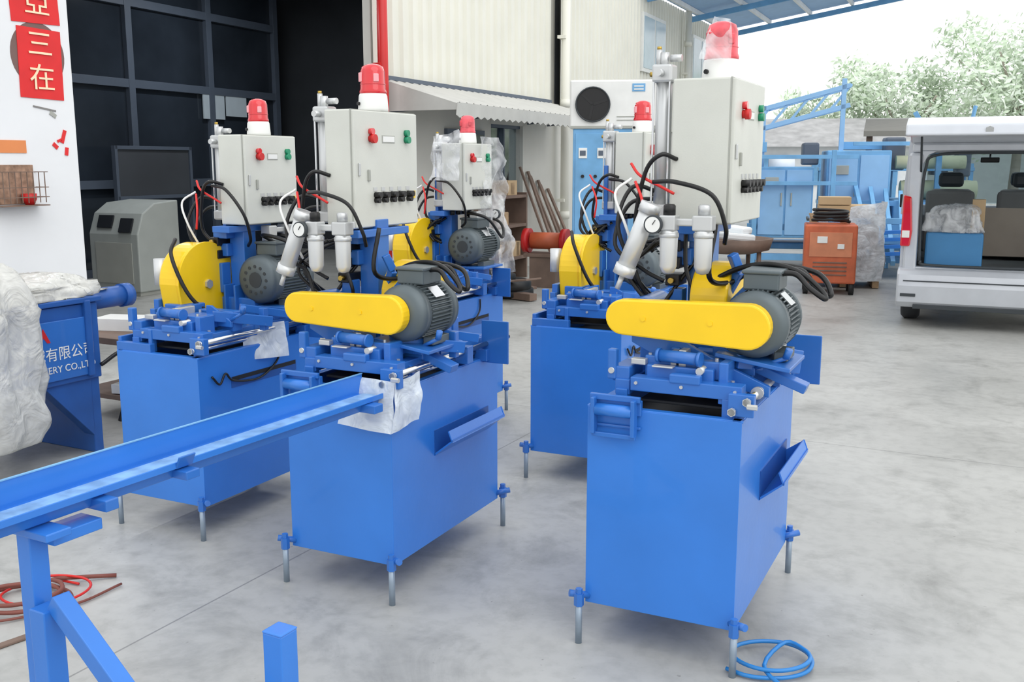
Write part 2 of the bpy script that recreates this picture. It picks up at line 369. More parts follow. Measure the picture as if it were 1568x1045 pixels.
        for i in range(17):
            a=math.pi*i/16; pts.append((.06+.15*math.cos(a),gz+.03+.13*math.sin(a)))
        pts+= [(-.09,gz-.1),(.21,gz-.1)]
        prism('blade_guard',E,pts,'x',-.02,.11,YEL,bevel=.008)
        tubes('motor_cables',E,[[(mx+.03,my+.12,gz+.145),(mx+.1,my+.12,gz+.15),(mx+.15,my+.1,gz+.11),(mx+.2,my+.09,gz+.08),(mx+.18,my+.12,gz+.105),(mx+.1,my+.16,gz+.155),(mx,my+.2,gz+.17),(mx-.1,my+.22,gz+.15),(mx-.2,my+.25,gz+.1)],
              [(mx+.03,my+.16,gz+.15),(mx+.11,my+.18,gz+.155),(mx+.17,my+.16,gz+.09),(mx+.21,my+.14,gz+.09),(mx+.15,my+.2,gz+.15),(mx-.03,my+.26,gz+.16),(mx-.13,my+.25,gz+.1),(mx-.17,my+.1,gz+.13),(mx-.16,my+.12,gz+.3)]],.009,BLACK)
    else:
        mx=.15; y0=.06
        motor(E,mx,y0,y0+.32,gz,.112,fan_front=True)
        box('motor_mount_plate',E,(mx,y0+.16,gz-.13),(.26,.26,.015),BLUEP)
        boxes('motor_mount_legs',E,[((mx,y0+.16,(gz-.14+b)/2+.01),(.1,.2,gz-.16-b+.02))],BLUEP)
        pts=[]
        for i in range(21):
            a=math.pi*i/20; pts.append((-.02+.18*math.cos(a),gz-.01+.18*math.sin(a)))
        pts+=[(-.17,gz-.2),(-.04,gz-.24),(.14,gz-.22)]
        prism('blade_guard',E,pts,'x',-.19,-.075,YEL,bevel=.012)
        prism('blade_guard_flange',E,[(p[0]*1.03,gz+(p[1]-gz)*1.03) for p in pts],'x',-.075,-.062,YEL,bevel=.002)
        cyls('blade_hub_cap',E,[((-.075,-.02,gz-.02),(-.05,-.02,gz-.02),.022)],STEELD,seg=6)
        boxes('swing_arm',E,[((-.21,-.05,gz-.12),(.03,.3,.08)),((-.21,.1,gz-.2),(.05,.08,.2)),((-.21,-.2,gz-.22),(.03,.05,.2))],BLUEP)
        cyl('cylinder_pot',E,(-.23,-.14,gz-.02),(-.23,-.14,gz+.1),.03,SILV)
        tubes('guard_hose',E,[[(-.15,-.12,gz+.19),(-.1,-.2,gz+.12),(-.03,-.18,gz-.05),(.02,-.1,gz-.14),(.02,.02,gz-.16)],
              [(mx,y0+.16,gz+.16),(mx-.03,y0+.1,gz+.2),(mx+.12,y0+.1,gz+.17),(mx+.17,y0+.2,gz+.05),(mx+.1,y0+.3,gz+.14),(mx-.1,y0+.25,gz+.2)]],.009,BLACK)
    # control box
    x1=bx['x']; x0=x1-bx['d']; y0=bx['y']; y1=y0+bx['w']; z0=bx['z']; z1=z0+bx['h']; yc=(y0+y1)/2
    box('control_box',E,((x0+x1)/2,yc,(z0+z1)/2),(bx['d'],bx['w'],bx['h']),BEIGE,bevel=.006)
    box('control_box_door',E,(x1+.007,yc,(z0+z1)/2),(.016,bx['w']-.006,bx['h']-.006),BEIGE,bevel=.004)
    boxes('control_box_seam',E,[((x1+.0005,yc,(z0+z1)/2),(.004,bx['w']+.001,bx['h']+.001))],BEIGED,bevel=0)
    fx=x1+.015; w=bx['w']; hh=bx['h']
    def Y(f): return y0+w*f
    def Z(f): return z0+hh*f
    cyls('stop_button',E,[((fx,Y(.24),Z(.76)),(fx+.02,Y(.24),Z(.76)),.014),((fx+.01,Y(.24),Z(.76)),(fx+.026,Y(.24),Z(.76)),.018,.017)],REDP)
    cyls('indicator_lens',E,[((fx,Y(.24),Z(.82)),(fx+.016,Y(.24),Z(.82)),.013)],RED)
    cyls('start_button',E,[((fx,Y(.8),Z(.76)),(fx+.02,Y(.8),Z(.76)),.014),((fx,Y(.8),Z(.82)),(fx+.016,Y(.8),Z(.82)),.013)],GREEN)
    box('label_plate',E,(fx,Y(.52),Z(.76)),(.003,w*.2,.03),BEIGED,bevel=0)
    box('label_plate_face',E,(fx+.002,Y(.52),Z(.76)),(.002,w*.18,.022),WHITE,bevel=0)
    ks=[.3,.42,.55,.68,.82]
    cyls('selector_knobs',E,[((fx,Y(k),Z(.28)),(fx+.03,Y(k),Z(.28)),.012) for k in ks]+[((fx,Y(k),Z(.235)),(fx+.022,Y(k),Z(.235)),.011) for k in ks],BLACK,seg=14)
    boxes('selector_tags',E,[((fx+.001,Y(k),Z(.33)),(.002,.026,.016)) for k in ks],STEELD,bevel=0)
    box('warning_tag',E,(fx+.002,Y(.93),Z(.27)),(.002,.014,.03),YEL,bevel=0)
    boxes('door_handle',E,[((fx+.004,Y(.2),Z(.45)),(.01,.012,.045))],BEIGED)
    boxes('door_lock',E,[((fx+.004,Y(.06),Z(.5)),(.008,.01,.05))],STEELD)
    beacon(E,(x0+x1)/2+.0,yc+.02,z1,bs,bm_)
    cyls('cable_glands',E,[((x0+.04,y0+w*f,z0-.03),(x0+.04,y0+w*f,z0),.014) for f in (.15,.35,.55,.75)],BLACK,seg=12)
    lx,ly=x0-.055,y0+.08
    zt=z0+cut_h
    cyls('lift_cylinder',E,[((lx,ly,z0+.02),(lx,ly,zt),.028)],STEELD)
    boxes('lift_cylinder_caps',E,[((lx,ly,z0+.04),(.07,.07,.045)),((lx,ly,zt),(.07,.07,.06))],STEELD,bevel=.008)
    cyls('lift_cylinder_fittings',E,[((lx,ly-.03,zt),(lx,ly-.07,zt),.012),((lx,ly,zt+.02),(lx,ly,zt+.07),.015),((lx+.02,ly,zt+.05),(lx+.06,ly,zt+.05),.012),((lx-.02,ly,zt+.02),(lx-.02,ly,zt+.08),.01)],STEELD,seg=12)
    cyls('lift_fitting_brass',E,[((lx-.03,ly,zt),(lx-.05,ly,zt),.009),((lx-.02,ly,zt+.08),(lx-.02,ly,zt+.09),.008)],BRASS,seg=10)
    cyls('lift_tie_rods',E,[((lx+a,ly+c,z0+.02),(lx+a,ly+c,zt),.004) for a in(-.028,.028) for c in(-.028,.028)],STEEL,seg=8)
    boxes('lift_mount',E,[((lx+.02,ly+.05,z0+.03),(.12,.06,.02)),((cx-.05,cy-.05,z0-.04),(.08,.1,.05))],BLUEP)
    if front:
        p1=Vector((x0-.03,y0-.1,z0+.07)); p2=Vector((x0-.12,y0-.12,z0-.17))
        d=(p2-p1).normalized()
        cyls('clamp_cylinder',E,[(p1,p2,.031),(p1,p1+d*.035,.036),(p2-d*.035,p2,.036),(p2,p2+d*.05,.009)],SILV)
        fy=y0-.13; fx0=x0
    else:
        fy=y0+.17; fx0=x1-.045
    zr=z0+(.01 if front else -.035)
    if front: boxes('regulator_heads',E,[((fx0+.04,fy,zr),(.055,.055,.05)),((fx0+.15,fy+.02,zr),(.065,.055,.05)),((fx0+.095,fy+.01,zr+.002),(.07,.025,.025)),((fx0+.12,fy+.08,zr+.005),(.02,.14,.03))],STEELD,bevel=.005)
    else: boxes('regulator_heads',E,[((fx0+.04,fy,zr),(.055,.055,.05)),((fx0+.04,fy+.12,zr),(.055,.055,.05)),((fx0+.04,fy+.06,zr+.002),(.025,.07,.025))],STEELD,bevel=.005)
    k2=(fx0+.15,fy+.02) if front else (fx0+.04,fy+.12)
    for k,(px,py) in enumerate([(fx0+.04,fy),k2]):
        lathe('filter_bowl',E,[(.02,0),(.029,-.005),(.03,-.02),(.028,-.10 if not front else -.12),(.02,-.12 if not front else -.14),(.007,-.125 if not front else -.145)],(px,py,zr-.022),SILV)
        lathe('filter_bowl_ring',E,[(.031,-.01),(.033,-.012),(.033,-.024),(.031,-.026)],(px,py,zr-.022),STEELD)
        if front: lathe('regulator_knob',E,[(.02,0),(.02,.03),(.015,.035)],(px,py,zr+.025),BLACK if k==0 else STEELD)
    gp=(fx0-.002,fy-.045,zr-.005) if front else (fx0+.09,fy+.17,zr+.0)
    cyl('pressure_gauge_rim',E,gp,(gp[0],gp[1]+.025,gp[2]),.03,GUND)
    cyl('pressure_gauge_face',E,(gp[0],gp[1]-.002,gp[2]),(gp[0],gp[1]+.001,gp[2]),.025,WHITE)
    bars('pressure_gauge_needle',E,[((gp[0],gp[1]-.004,gp[2]),(gp[0]+.01,gp[1]-.004,gp[2]+.015),.002,.002)],BLACK,bevel=0)
    X=x0; YY=y0; ZZ=z0
    paths=[[(X+.02,YY-.0,ZZ+.45*hh),(X-.02,YY-.05,ZZ+.48*hh),(X-.08,YY-.03,ZZ+.35*hh),(X-.12,YY,ZZ-.02),(X-.06,YY+.02,ZZ-.1)],
           [(X-.06,YY+.08,ZZ+.1),(X-.14,YY+.02,ZZ+.12),(X-.17,YY-.04,ZZ),(X-.12,YY-.03,ZZ-.12),(X-.04,YY,ZZ-.06)],
           [(X-.05,YY+.1,ZZ+.08),(X-.17,YY+.08,ZZ+.06),(X-.2,YY+.02,ZZ-.08),(X-.1,YY+.02,ZZ-.16),(X-.02,YY+.02,ZZ-.2)]]
    if front: paths+=[[(X-.04,YY-.06,ZZ+.14),(X+.05,YY-.1,ZZ+.14),(X+.17,YY-.1,ZZ+.1),(X+.21,YY-.07,ZZ),(X+.2,YY-.03,ZZ-.06)],
           [(X+.04,YY+w*.35,ZZ-.02),(X+.06,YY+w*.3,ZZ-.12),(X+.02,YY+w*.2,ZZ-.2),(X-.04,YY+.05,ZZ-.3)],
           [(X+.04,YY+w*.15,ZZ-.02),(X+.05,YY+w*.1,ZZ-.15),(X+.08,YY+w*.1,ZZ-.26),(X+.0,YY+.1,ZZ-.36)]]
    else: paths+=[[(X-.02,YY-.03,ZZ+.18),(X+.08,YY-.05,ZZ+.16),(X+.16,YY-.03,ZZ+.05),(X+.15,YY+.02,ZZ-.06),(X+.1,YY+.06,ZZ-.1)]]
    for k in range(4):
        a=rnd.random(); paths.append([(X-.02,YY+.03+.05*k,ZZ-.05),(X-.1-.05*a,YY-.02+.05*k,ZZ-.08-.05*rnd.random()),(X-.15+.05*a,YY+.0,ZZ-.18+(0 if front else .05)),(X-.06,YY+.05*k,ZZ-(.28 if front else .16)-.05*a)])
    tubes('black_hoses',E,paths,.0075,BLACK)
    tubes('red_hoses',E,[[(X-.14,YY+.0,ZZ+.2),(X-.1,YY-.02,ZZ+.16),(X-.02,YY-.02,ZZ+.12),(X+.02,YY-.02,ZZ+.1)],
                         [(X-.11,YY-.04,ZZ+.14),(X-.07,YY-.08,ZZ+.07),(X-.08,YY-.08,ZZ-.02)]],.005,REDHOSE)
    tubes('white_hoses',E,[[(X-.13,YY-.02,ZZ+.15),(X-.17,YY-.07,ZZ+.1),(X-.13,YY-.08,ZZ),(X-.1,YY-.03,ZZ-.12)]],.005,WHITE)
    boxes('solenoid_valves',E,[((cx-.08,cy-.06+.0*k,z0-.08-.06*k),(.05,.1,.04)) for k in range(3 if front else 2)],BLACK,bevel=.004)
    cyls('valve_silencers',E,[((cx-.08,cy-.13,z0-.08-.06*k),(cx-.08,cy-.11,z0-.08-.06*k),.01) for k in range(3 if front else 2)],BRASS,seg=10)
    return E

M_R=machine('pipe_cutting_machine',(.660,3.437),-26,True,dict(x=.10,y=-.095,z=1.40,w=.44,h=.476,d=.195),top=.82,gz=1.105,mx_=.243,bs=1.15,bm_=PINK,seed=1,W=.5)
M_M=machine('pipe_cutting_machine',(-.458,3.948),-26,True,dict(x=-.10,y=-.15,z=1.35,w=.46,h=.454,d=.12),top=.79,gz=1.06,gx=-.07,mx_=.19,bs=1.05,seed=2,cut_h=.44,W=.46)
M_L=machine('pipe_cutting_machine',(-1.345,4.583),-26,False,dict(x=.10,y=.067,z=1.32,w=.37,h=.41,d=.14),top=.79,gz=1.07,bs=.95,seed=3,cut_h=.38,W=.46)
M_BR=machine('pipe_cutting_machine',(.498,5.245),-26,False,dict(x=.17,y=.05,z=1.34,w=.38,h=.42,d=.15),top=.79,gz=1.06,bs=.95,seed=4,cut_h=.4)
M_BL=machine('pipe_cutting_machine',(-.463,6.08),-26,False,dict(x=.17,y=.03,z=1.32,w=.36,h=.40,d=.14),top=.79,gz=1.1,bs=.95,bm_=PINK,seed=5,cut_h=.38)
# plastic leftovers on machines
sheet('plastic_wrap',M_M,[(.04,-.47,.665),(.245,-.46,.65),(.25,-.42,.83),(.06,-.40,.835)],FILM3,amp=.02,fr=9)
sheet('plastic_wrap',M_M,[(.245,-.46,.65),(.275,-.30,.67),(.27,-.28,.85),(.25,-.42,.83)],FILM3,amp=.02,fr=9,seed=3)
sheet('plastic_wrap',M_L,[(.22,-.12,.73),(.29,.1,.72),(.26,.1,.88),(.2,-.1,.88)],FILM3,amp=.02,fr=9,seed=5)
sheet('beacon_bag',M_R,[(-.05,.06,1.95),(.06,.06,1.95),(.03,.12,2.09),(-.02,.12,2.10)],FILM2,amp=.012,fr=14)
sheet('plastic_cover',M_BL,[(.21,.3,.85),(.23,.62,.9),(.2,.46,1.76),(.19,.2,1.76)],FILM2,amp=.06,fr=7,n=36)
sheet('plastic_cover_back',M_BL,[(-.02,-.01,1.5),(.17,-.02,1.5),(.17,.0,1.8),(-.02,.0,1.76)],FILM2,amp=.04,fr=9)

# ---------------------------------------------------------------- infeed channel + stand
C=empty('infeed_channel_conveyor',(-.456,3.491,0),R(-28.8))
boxes('channel_trough',C,[((-.05,-1.0,.775),(.11,2.0,.006)),((-.105,-1.0,.81),(.005,2.0,.075)),((.004,-1.0,.782),(.005,2.0,.018))],BLUE,bevel=.001)
box('channel_liner',C,(-.045,-1.0,.7795),(.075,1.98,.003),mat('pale_channel_liner',(140,180,220),.25,var=.3,vscale=14),bevel=0)  # paler, mottled strip along the trough floor
box('channel_top_edge',C,(-.104,-1.0,.848),(.008,2.0,.003),BLUEL,bevel=0)
prism('channel_underbeam',C,[(-.09,.74),(-.02,.74),(-.01,.772),(-.1,.772)],'y',-1.95,-.02,BLUEP)
boxes('channel_joint_brackets',C,[((-.02,-.95,.755),(.12,.05,.025)),((.012,-.95,.79),(.006,.06,.04),(0,R(25),0)),((-.02,-.1,.755),(.13,.05,.03)),((-.02,-1.22,.75),(.12,.04,.03))],BLUEP)
boxes('stand_leg',C,[((-.06,-1.38,.37),(.05,.05,.74)),((.0,-1.40,.27),(.055,.055,.54)),((-.04,-1.38,.725),(.17,.07,.02)),((-.03,-1.3,.70),(.08,.14,.03))],BLUE)
W2L=C.matrix_world.inverted()
def L(p): return W2L@Vector(p)
bars('stand_brace',C,[(L((-1.098,2.26,.56)),L((-.50,1.86,.06)),.045,.05)],BLUE)
pp=L((-.53,2.12,0))
boxes('stand_post',C,[((pp.x,pp.y,.275),(.055,.055,.55)),((pp.x,pp.y,.552),(.057,.057,.006))],BLUE)
bars('stand_base_rail',C,[((-.06,-1.38,.03),(pp.x,pp.y,.03),.05,.05),((-.06,-1.38,.03),(-.06,-1.9,.03),.05,.05),(L((-.50,1.86,.03)),(pp.x,pp.y,.03),.05,.05)],BLUE)

# ---------------------------------------------------------------- floor
def floor_mat():
    m=bpy.data.materials.new('concrete_floor'); m.use_nodes=True; nt=m.node_tree; b=nt.nodes['Principled BSDF']
    N=nt.nodes.new; Lk=nt.links.new
    tc=N('ShaderNodeTexCoord')
    def nz(sc,det=8,rg=.6,dist=0):
        n=N('ShaderNodeTexNoise'); n.inputs['Scale'].default_value=sc; n.inputs['Detail'].default_value=det; n.inputs['Roughness'].default_value=rg; n.inputs['Distortion'].default_value=dist
        Lk(tc.outputs['Object'],n.inputs['Vector']); return n
    def rp(n,p0,c0,p1,c1):
        r=N('ShaderNodeValToRGB'); r.color_ramp.elements[0].position=p0; r.color_ramp.elements[1].position=p1
        r.color_ramp.elements[0].color=(*c0,1); r.color_ramp.elements[1].color=(*c1,1); Lk(n.outputs['Fac'],r.inputs['Fac']); return r
    def mul(a,bb,f):
        x=N('ShaderNodeMixRGB'); x.blend_type='MULTIPLY'; x.inputs[0].default_value=f; Lk(a.outputs[0],x.inputs[1]); Lk(bb.outputs[0],x.inputs[2]); return x
    n1=nz(.7); n2=nz(14); n3=nz(2.2,10,.7,.6); n4=nz(38,4,.5); n5=nz(5,12,.8,1.2)
    base=rp(n1,.32,lin((163,163,159)),.68,lin((186,186,182)))
    c=mul(base,rp(n2,.35,(.7,.7,.7),.55,(1,1,1)),.4)
    c=mul(c,rp(n3,.3,(.6,.6,.59),.5,(1,1,1)),.75)
    c=mul(c,rp(n4,.24,(.45,.44,.42),.30,(1,1,1)),.6)
    sc=rp(n5,.66,(0,0,0),.72,(.35,.35,.35))
    ml0=N('ShaderNodeMixRGB'); ml0.inputs[2].default_value=(*lin((218,218,216)),1); Lk(sc.outputs[0],ml0.inputs[0]); Lk(c.outputs[0],ml0.inputs[1])
    sep=N('ShaderNodeSeparateXYZ'); Lk(tc.outputs['Object'],sep.inputs[0])
    def joint(off,ax):
        a=N('ShaderNodeMath'); a.operation='SUBTRACT'; a.inputs[1].default_value=off; Lk(sep.outputs[ax],a.inputs[0])
        q=N('ShaderNodeMath'); q.operation='PINGPONG'; q.inputs[1].default_value=2.5; Lk(a.outputs[0],q.inputs[0])
        d=N('ShaderNodeMath'); d.operation='LESS_THAN'; d.inputs[1].default_value=.004; Lk(q.outputs[0],d.inputs[0]); return d
    j1=joint(-2.586,0); j2=joint(5.79,1)
    mm=N('ShaderNodeMath'); mm.operation='MAXIMUM'; Lk(j1.outputs[0],mm.inputs[0]); Lk(j2.outputs[0],mm.inputs[1])
    ml=N('ShaderNodeMath'); ml.operation='MULTIPLY'; ml.inputs[1].default_value=.6; Lk(mm.outputs[0],ml.inputs[0])
    mj=N('ShaderNodeMixRGB'); mj.inputs[2].default_value=(.12,.12,.12,1); Lk(ml.outputs[0],mj.inputs[0]); Lk(ml0.outputs[0],mj.inputs[1])
    Lk(mj.outputs[0],b.inputs['Base Color'])
    rr=N('ShaderNodeMapRange'); rr.inputs['To Min'].default_value=.28; rr.inputs['To Max'].default_value=.55; Lk(n1.outputs['Fac'],rr.inputs['Value']); Lk(rr.outputs[0],b.inputs['Roughness'])
    bp=N('ShaderNodeBump'); bp.inputs['Strength'].default_value=.15; bp.inputs['Distance'].default_value=.005; Lk(n2.outputs['Fac'],bp.inputs['Height']); Lk(bp.outputs[0],b.inputs['Normal'])
    return m
bm=bmesh.new(); bmesh.ops.create_grid(bm,x_segments=2,y_segments=2,size=70)
fl=fin(bm,'floor',None,floor_mat()); fl.rotation_euler=(0,0,R(-27.5))

# ---------------------------------------------------------------- building (s along wall, n into building)
B=Matrix.Translation((-3.39,7.71,0))@Matrix.Rotation(R(65.5),4,'Z')
def corr(name,M,s0,s1,z0,z1,n,m,pitch=.2,dep=.03):
    bm=bmesh.new(); s=s0; pr=[]
    while s<s1:
        for a,dn in((0,0),(.45,0),(.55,-dep),(.9,-dep)): pr.append((s+a*pitch,n+dn))
        s+=pitch
    A=[bm.verts.new((p[0],p[1],z0)) for p in pr]; T=[bm.verts.new((p[0],p[1],z1)) for p in pr]
    for i in range(len(pr)-1): bm.faces.new((A[i],A[i+1],T[i+1],T[i]))
    return fin(bm,name,M,m)
box('wall_left',B,(-2.445,.12,2.5),(5.11,.24,5.0),LWALL,bevel=.01)
boxes('wall_back',B,[((6.0,.12,1.28),(2.9,.24,2.56)),((9.8,.12,1.28),(2.45,.24,2.56)),((8.03,.12,.55),(1.2,.24,1.1)),((8.03,.12,2.36),(1.2,.24,.4)),
    ((16.1,.12,2.5),(10.2,.24,5.0)),((7.8,.16,3.8),(6.6,.1,2.5))],PLAS,bevel=0)
corr('wall_cladding_near',B,4.5,9.75,2.56,5.0,.08,CREAM,.24,.045)
corr('wall_cladding_far',B,10.0,21.2,2.3,5.0,-.04,CREAM,.2,.04)
W=empty('window_1',M=B)
boxes('frame',W,[((7.45,.1,1.63),(.05,.1,1.06)),((8.6,.1,1.63),(.05,.1,1.06)),((8.03,.1,1.12),(1.2,.1,.05)),((8.03,.1,2.14),(1.2,.1,.05)),((8.03,.1,1.63),(.04,.08,1.0))],INTF)
box('glass',W,(8.03,.12,1.63),(1.1,.01,1.0),GLASS,bevel=0)
W=empty('window_3',M=B)
boxes('frame',W,[((6.6,-.02,1.6),(1.1,.06,.9))],INTF); boxes('glass',W,[((6.35,-.055,1.6),(.45,.01,.78)),((6.87,-.055,1.6),(.45,.01,.78))],INTG,bevel=0)
for k,s in enumerate((15.0,18.9)):
    W=empty('window_%d'%(2 if k==0 else 4),M=B)
    boxes('frame',W,[((s,-.1,4.0),(1.6,.06,1.15))],WHITE); boxes('glass',W,[((s-.4,-.135,4.0),(.7,.01,1.0)),((s+.4,-.135,4.0),(.7,.01,1.0))],mat('pale_window_glass%d'%k,(175,195,205),.15),bevel=0)
# interior
boxes('wall_interior',B,[((4,7.1,2.4),(12,.2,4.8)),((-2.0,3.6,2.4),(.2,7,4.8)),((10.2,3.6,2.4),(.2,7,4.8))],INTW,bevel=0)
box('ceiling',B,(4.1,3.73,4.85),(12.4,6.9,.1),INTW,bevel=0)
box('wall_lintel',B,(2.3,.12,4.7),(4.4,.24,.6),PLAS,bevel=0)
G=empty('glass_partition',M=B)
fr=[]
for i in range(6): fr.append(((.6+i*1.7,5.0,2.35),(.12,.09,4.7)))
for z in (.05,1.3,2.75,3.9,4.65): fr.append(((4.85,5.0,z),(8.6,.08,.12)))
boxes('mullions',G,fr,INTF)
box('panes',G,(4.85,5.04,2.35),(8.5,.02,4.6),INTG,bevel=0)
boxes('reflection_panes',G,[((7.45,4.98,2.52),(.5,.02,.42)),((8.0,4.98,2.55),(.5,.02,.36))],mat('painted_reflection',(170,182,190),.3,emit=.12),bevel=0)  # reflection of the outside painted as pale, faintly glowing panes
for k,(s,n) in enumerate(((2.6,2.2),(6.3,3.2))):  # added fill fixtures that lift the dark interior, not existing lamps
    D=empty('added_fill_lamp',M=B@Matrix.Translation((s,n,4.5)))
    boxes('housing',D,[((0,0,.06),(1.3,.16,.06))],WHITE); boxes('tube',D,[((0,0,.02),(1.2,.05,.03))],mat('fill_lamp_tube%d'%k,(235,240,255),.3,emit=3))
    boxes('hanger',D,[((-.5,0,.2),(.02,.02,.25)),((.5,0,.2),(.02,.02,.25))],INTF)
    a=bpy.data.lights.new('added_fill_light','AREA'); a.shape='RECTANGLE'; a.size=1.2; a.size_y=.1; a.energy=60; a.color=(.92,.96,1)
    ao=bpy.data.objects.new('added_fill_light',a); scene.collection.objects.link(ao); ao.parent=D; ao.location=(0,0,-.02)
D=empty('workshop_cnc_lathe',(-4.72,12.5,0),R(-25))
prism('cabinet',D,[(-.35,.05),(-.35,.75),(-.25,1.0),(-.05,1.12),(.35,1.15),(.35,.05)],'x',-.4,.4,CNC,bevel=.015)
boxes('screen',D,[((-.15,-.31,.90),(.24,.02,.16),(R(-20),0,0)),((.2,-.33,.86),(.2,.02,.18),(R(-20),0,0))],DARK)
boxes('plinth',D,[((0,0,.03),(.74,.66,.06)),((0,-.355,.4),(.6,.01,.5))],BEIGED)
D=empty('framed_notice_board',M=B@Matrix.Translation((5.6,4.55,0)))
boxes('panel',D,[((0,0,1.47),(1.4,.05,.66))],INTW); boxes('frame',D,[((0,-.01,1.82),(1.5,.07,.05)),((0,-.01,1.12),(1.5,.07,.05)),((-.73,-.01,.93),(.05,.07,1.83)),((.73,-.01,.93),(.05,.07,1.83)),((0,0,.2),(1.5,.4,.05))],INTF)
D=empty('storage_rack',M=B@Matrix.Translation((2.9,4.3,0)))
boxes('shelves',D,[((0,0,z),(1.5,.5,.04)) for z in(.3,.9,1.5)]+[((x,y,.8),(.05,.05,1.6)) for x in(-.72,.72) for y in(-.22,.22)],INTF)
boxes('bins',D,[((-.5+.33*k,0,.42+.6*(k%2)),(.26,.35,.2)) for k in range(4)]+[((-.3+.4*k,0,1.62),(.3,.3,.2)) for k in range(3)],BLUED); boxes('bins_tan',D,[((-.2+.5*k,0,.42+.6*((k+1)%2)),(.22,.3,.18)) for k in range(2)],CARD)
# red post, drain pipes, awning
P_=empty('red_downpipe',M=B)
cyls('pipe',P_,[((4.42,-.1,0),(4.42,-.1,5.0),.06)],REDP); boxes('clips',P_,[((4.42,-.06,z),(.16,.1,.05)) for z in(.5,1.6,2.7,3.8)],REDP)
def pipe(nm,s,nn):
    P_=empty(nm,M=B)
    cyls('pipe',P_,[((s,nn,0),(s,nn,5),.07)],CREAM); boxes('clips',P_,[((s,nn+.04,z),(.2,.14,.05)) for z in(1,2.3,3.6)],CREAM)
    cyls('pipe_collars',P_,[((s,nn,z),(s,nn,z+.12),.085) for z in(.7,2.5,4.2)],CREAM)
pipe('drain_pipe',9.87,-.18); pipe('roof_downspout',17.2,-.25)
A_=empty('metal_awning',M=B)
AW=mat('awning_sheet',(190,190,185),.55,var=.06)
bm=bmesh.new(); s=4.6; pr=[]
while s<9.5:
    pr+= [(s,0),(s+.06,.02),(s+.12,0)]; s+=.18
T=[bm.verts.new((p[0],-.02,2.55+p[1])) for p in pr]; Bt=[bm.verts.new((p[0],-.95,2.27+p[1])) for p in pr]
for i in range(len(pr)-1): bm.faces.new((T[i],T[i+1],Bt[i+1],Bt[i]))
fin(bm,'sheet',A_,AW)
V=[(4.6,2.28),(9.6,2.28)]
s=9.6
while s>4.6:
    V+=[(s,2.14),(s-.09,2.11),(s-.17,2.14)]; s-=.18
prism('valance',A_,V,'y',-.96,-.95,AW,bevel=0)
prism('end_cheek',A_,[(-.02,2.55),(-.95,2.27),(-.95,2.2),(-.02,2.2)],'x',4.6,4.61,AW,bevel=0)
bars('struts',A_,[((s,-.02,2.2),(s,-.93,2.27),.03,.03) for s in(4.7,6.7,8.7,9.5)]+[((4.6,-.03,2.58),(9.6,-.03,2.58),.05,.05)],INTF)
# posters on left wall
D=empty('red_paper_poster',M=B)
def onwall(s,z,w,h,m,nm,tilt=0,n=-.004): return box(nm,D,(s,n,z),(w,.004,h),m,rot=(0,R(tilt),0),bevel=0)
onwall(-.175,2.32,.38,.50,PAPER,'sheet',1); onwall(-.19,2.74,.42,.27,PAPER,'sheet_top',-2)
for ch,z in(('三',2.45),('在',2.21),('亞',2.74)):
    t=text('characters',D,ch,(-.175,-.012,z),(R(90),0,0),.2,GOLD); t.scale=(1.15,1,1)
D=empty('round_emblem',M=B)
cyl('ring',D,(-.19,-.001,2.38),(-.19,-.0015,2.38),.235,mat('brown_emblem',(120,95,90),.8),seg=40)
D=empty('orange_notice',M=B); onwall(-.50,1.72,.28,.09,PAPERO,'sheet')
D=empty('torn_red_scrap',M=B)
onwall(-.02,1.80,.03,.1,PAPER,'scrap_a',20); onwall(-.1,1.73,.05,.03,PAPER,'scrap_b',40); onwall(.0,1.69,.03,.06,PAPER,'scrap_c',10); onwall(-.06,1.77,.04,.02,PAPER,'scrap_d',-20)
D=empty('peeling_plaster_patch',M=B); onwall(-.17,2.0,.2,.012,SEAT,'patch_a',8); onwall(-.1,1.96,.06,.03,BEIGED,'patch_b',30)
D=empty('wire_wall_basket',M=B)
wl=[]
for k in range(8): wl.append(((-.68+.05*k,-.13,1.32),(-.68+.05*k,-.13,1.54),.005,.005))
for z in(1.3,1.36,1.43,1.54): wl.append(((-.7,-.13,z),(-.3,-.13,z),.006,.006)); wl+= [((-.7,-.13,z),(-.7,0,z),.006,.006),((-.3,-.13,z),(-.3,0,z),.006,.006)]
bars('wires',D,wl,RUST,bevel=0); boxes('bottom',D,[((-.5,-.065,1.3),(.4,.13,.008))],RUST)
lathe('red_cup',D,[(.03,0),(.05,.04),(.052,.08)],(-.42,-.065,1.305),REDP); boxes('backplate',D,[((-.5,-.005,1.45),(.36,.008,.28))],mat('rusty_backplate',(150,120,100),.8,var=.4,vscale=25))

# canopy roof over the yard
K=empty('yard_canopy_roof',M=B)
RB=mat('canopy_blue',(150,185,222),.6)
bm=bmesh.new(); 
vs=[bm.verts.new(p) for p in((14,-.1,5.05),(21.3,-.1,5.05),(21.3,-5.5,5.9),(14,-5.5,5.9))]; bm.faces.new(vs)
o=fin(bm,'sheeting',K,RB); sm=o.modifiers.new('s','SOLIDIFY'); sm.thickness=.03
bars('purlins',K,[((14,-.3-k*1.0,5.0+k*.158),(21.3,-.3-k*1.0,5.0+k*.158),.06,.1) for k in range(6)],HAZEW)
bars('rafters',K,[((s,-.1,4.85),(s,-5.5,5.7),.07,.12) for s in(14.5,17.8,21.1)],BLUEL)

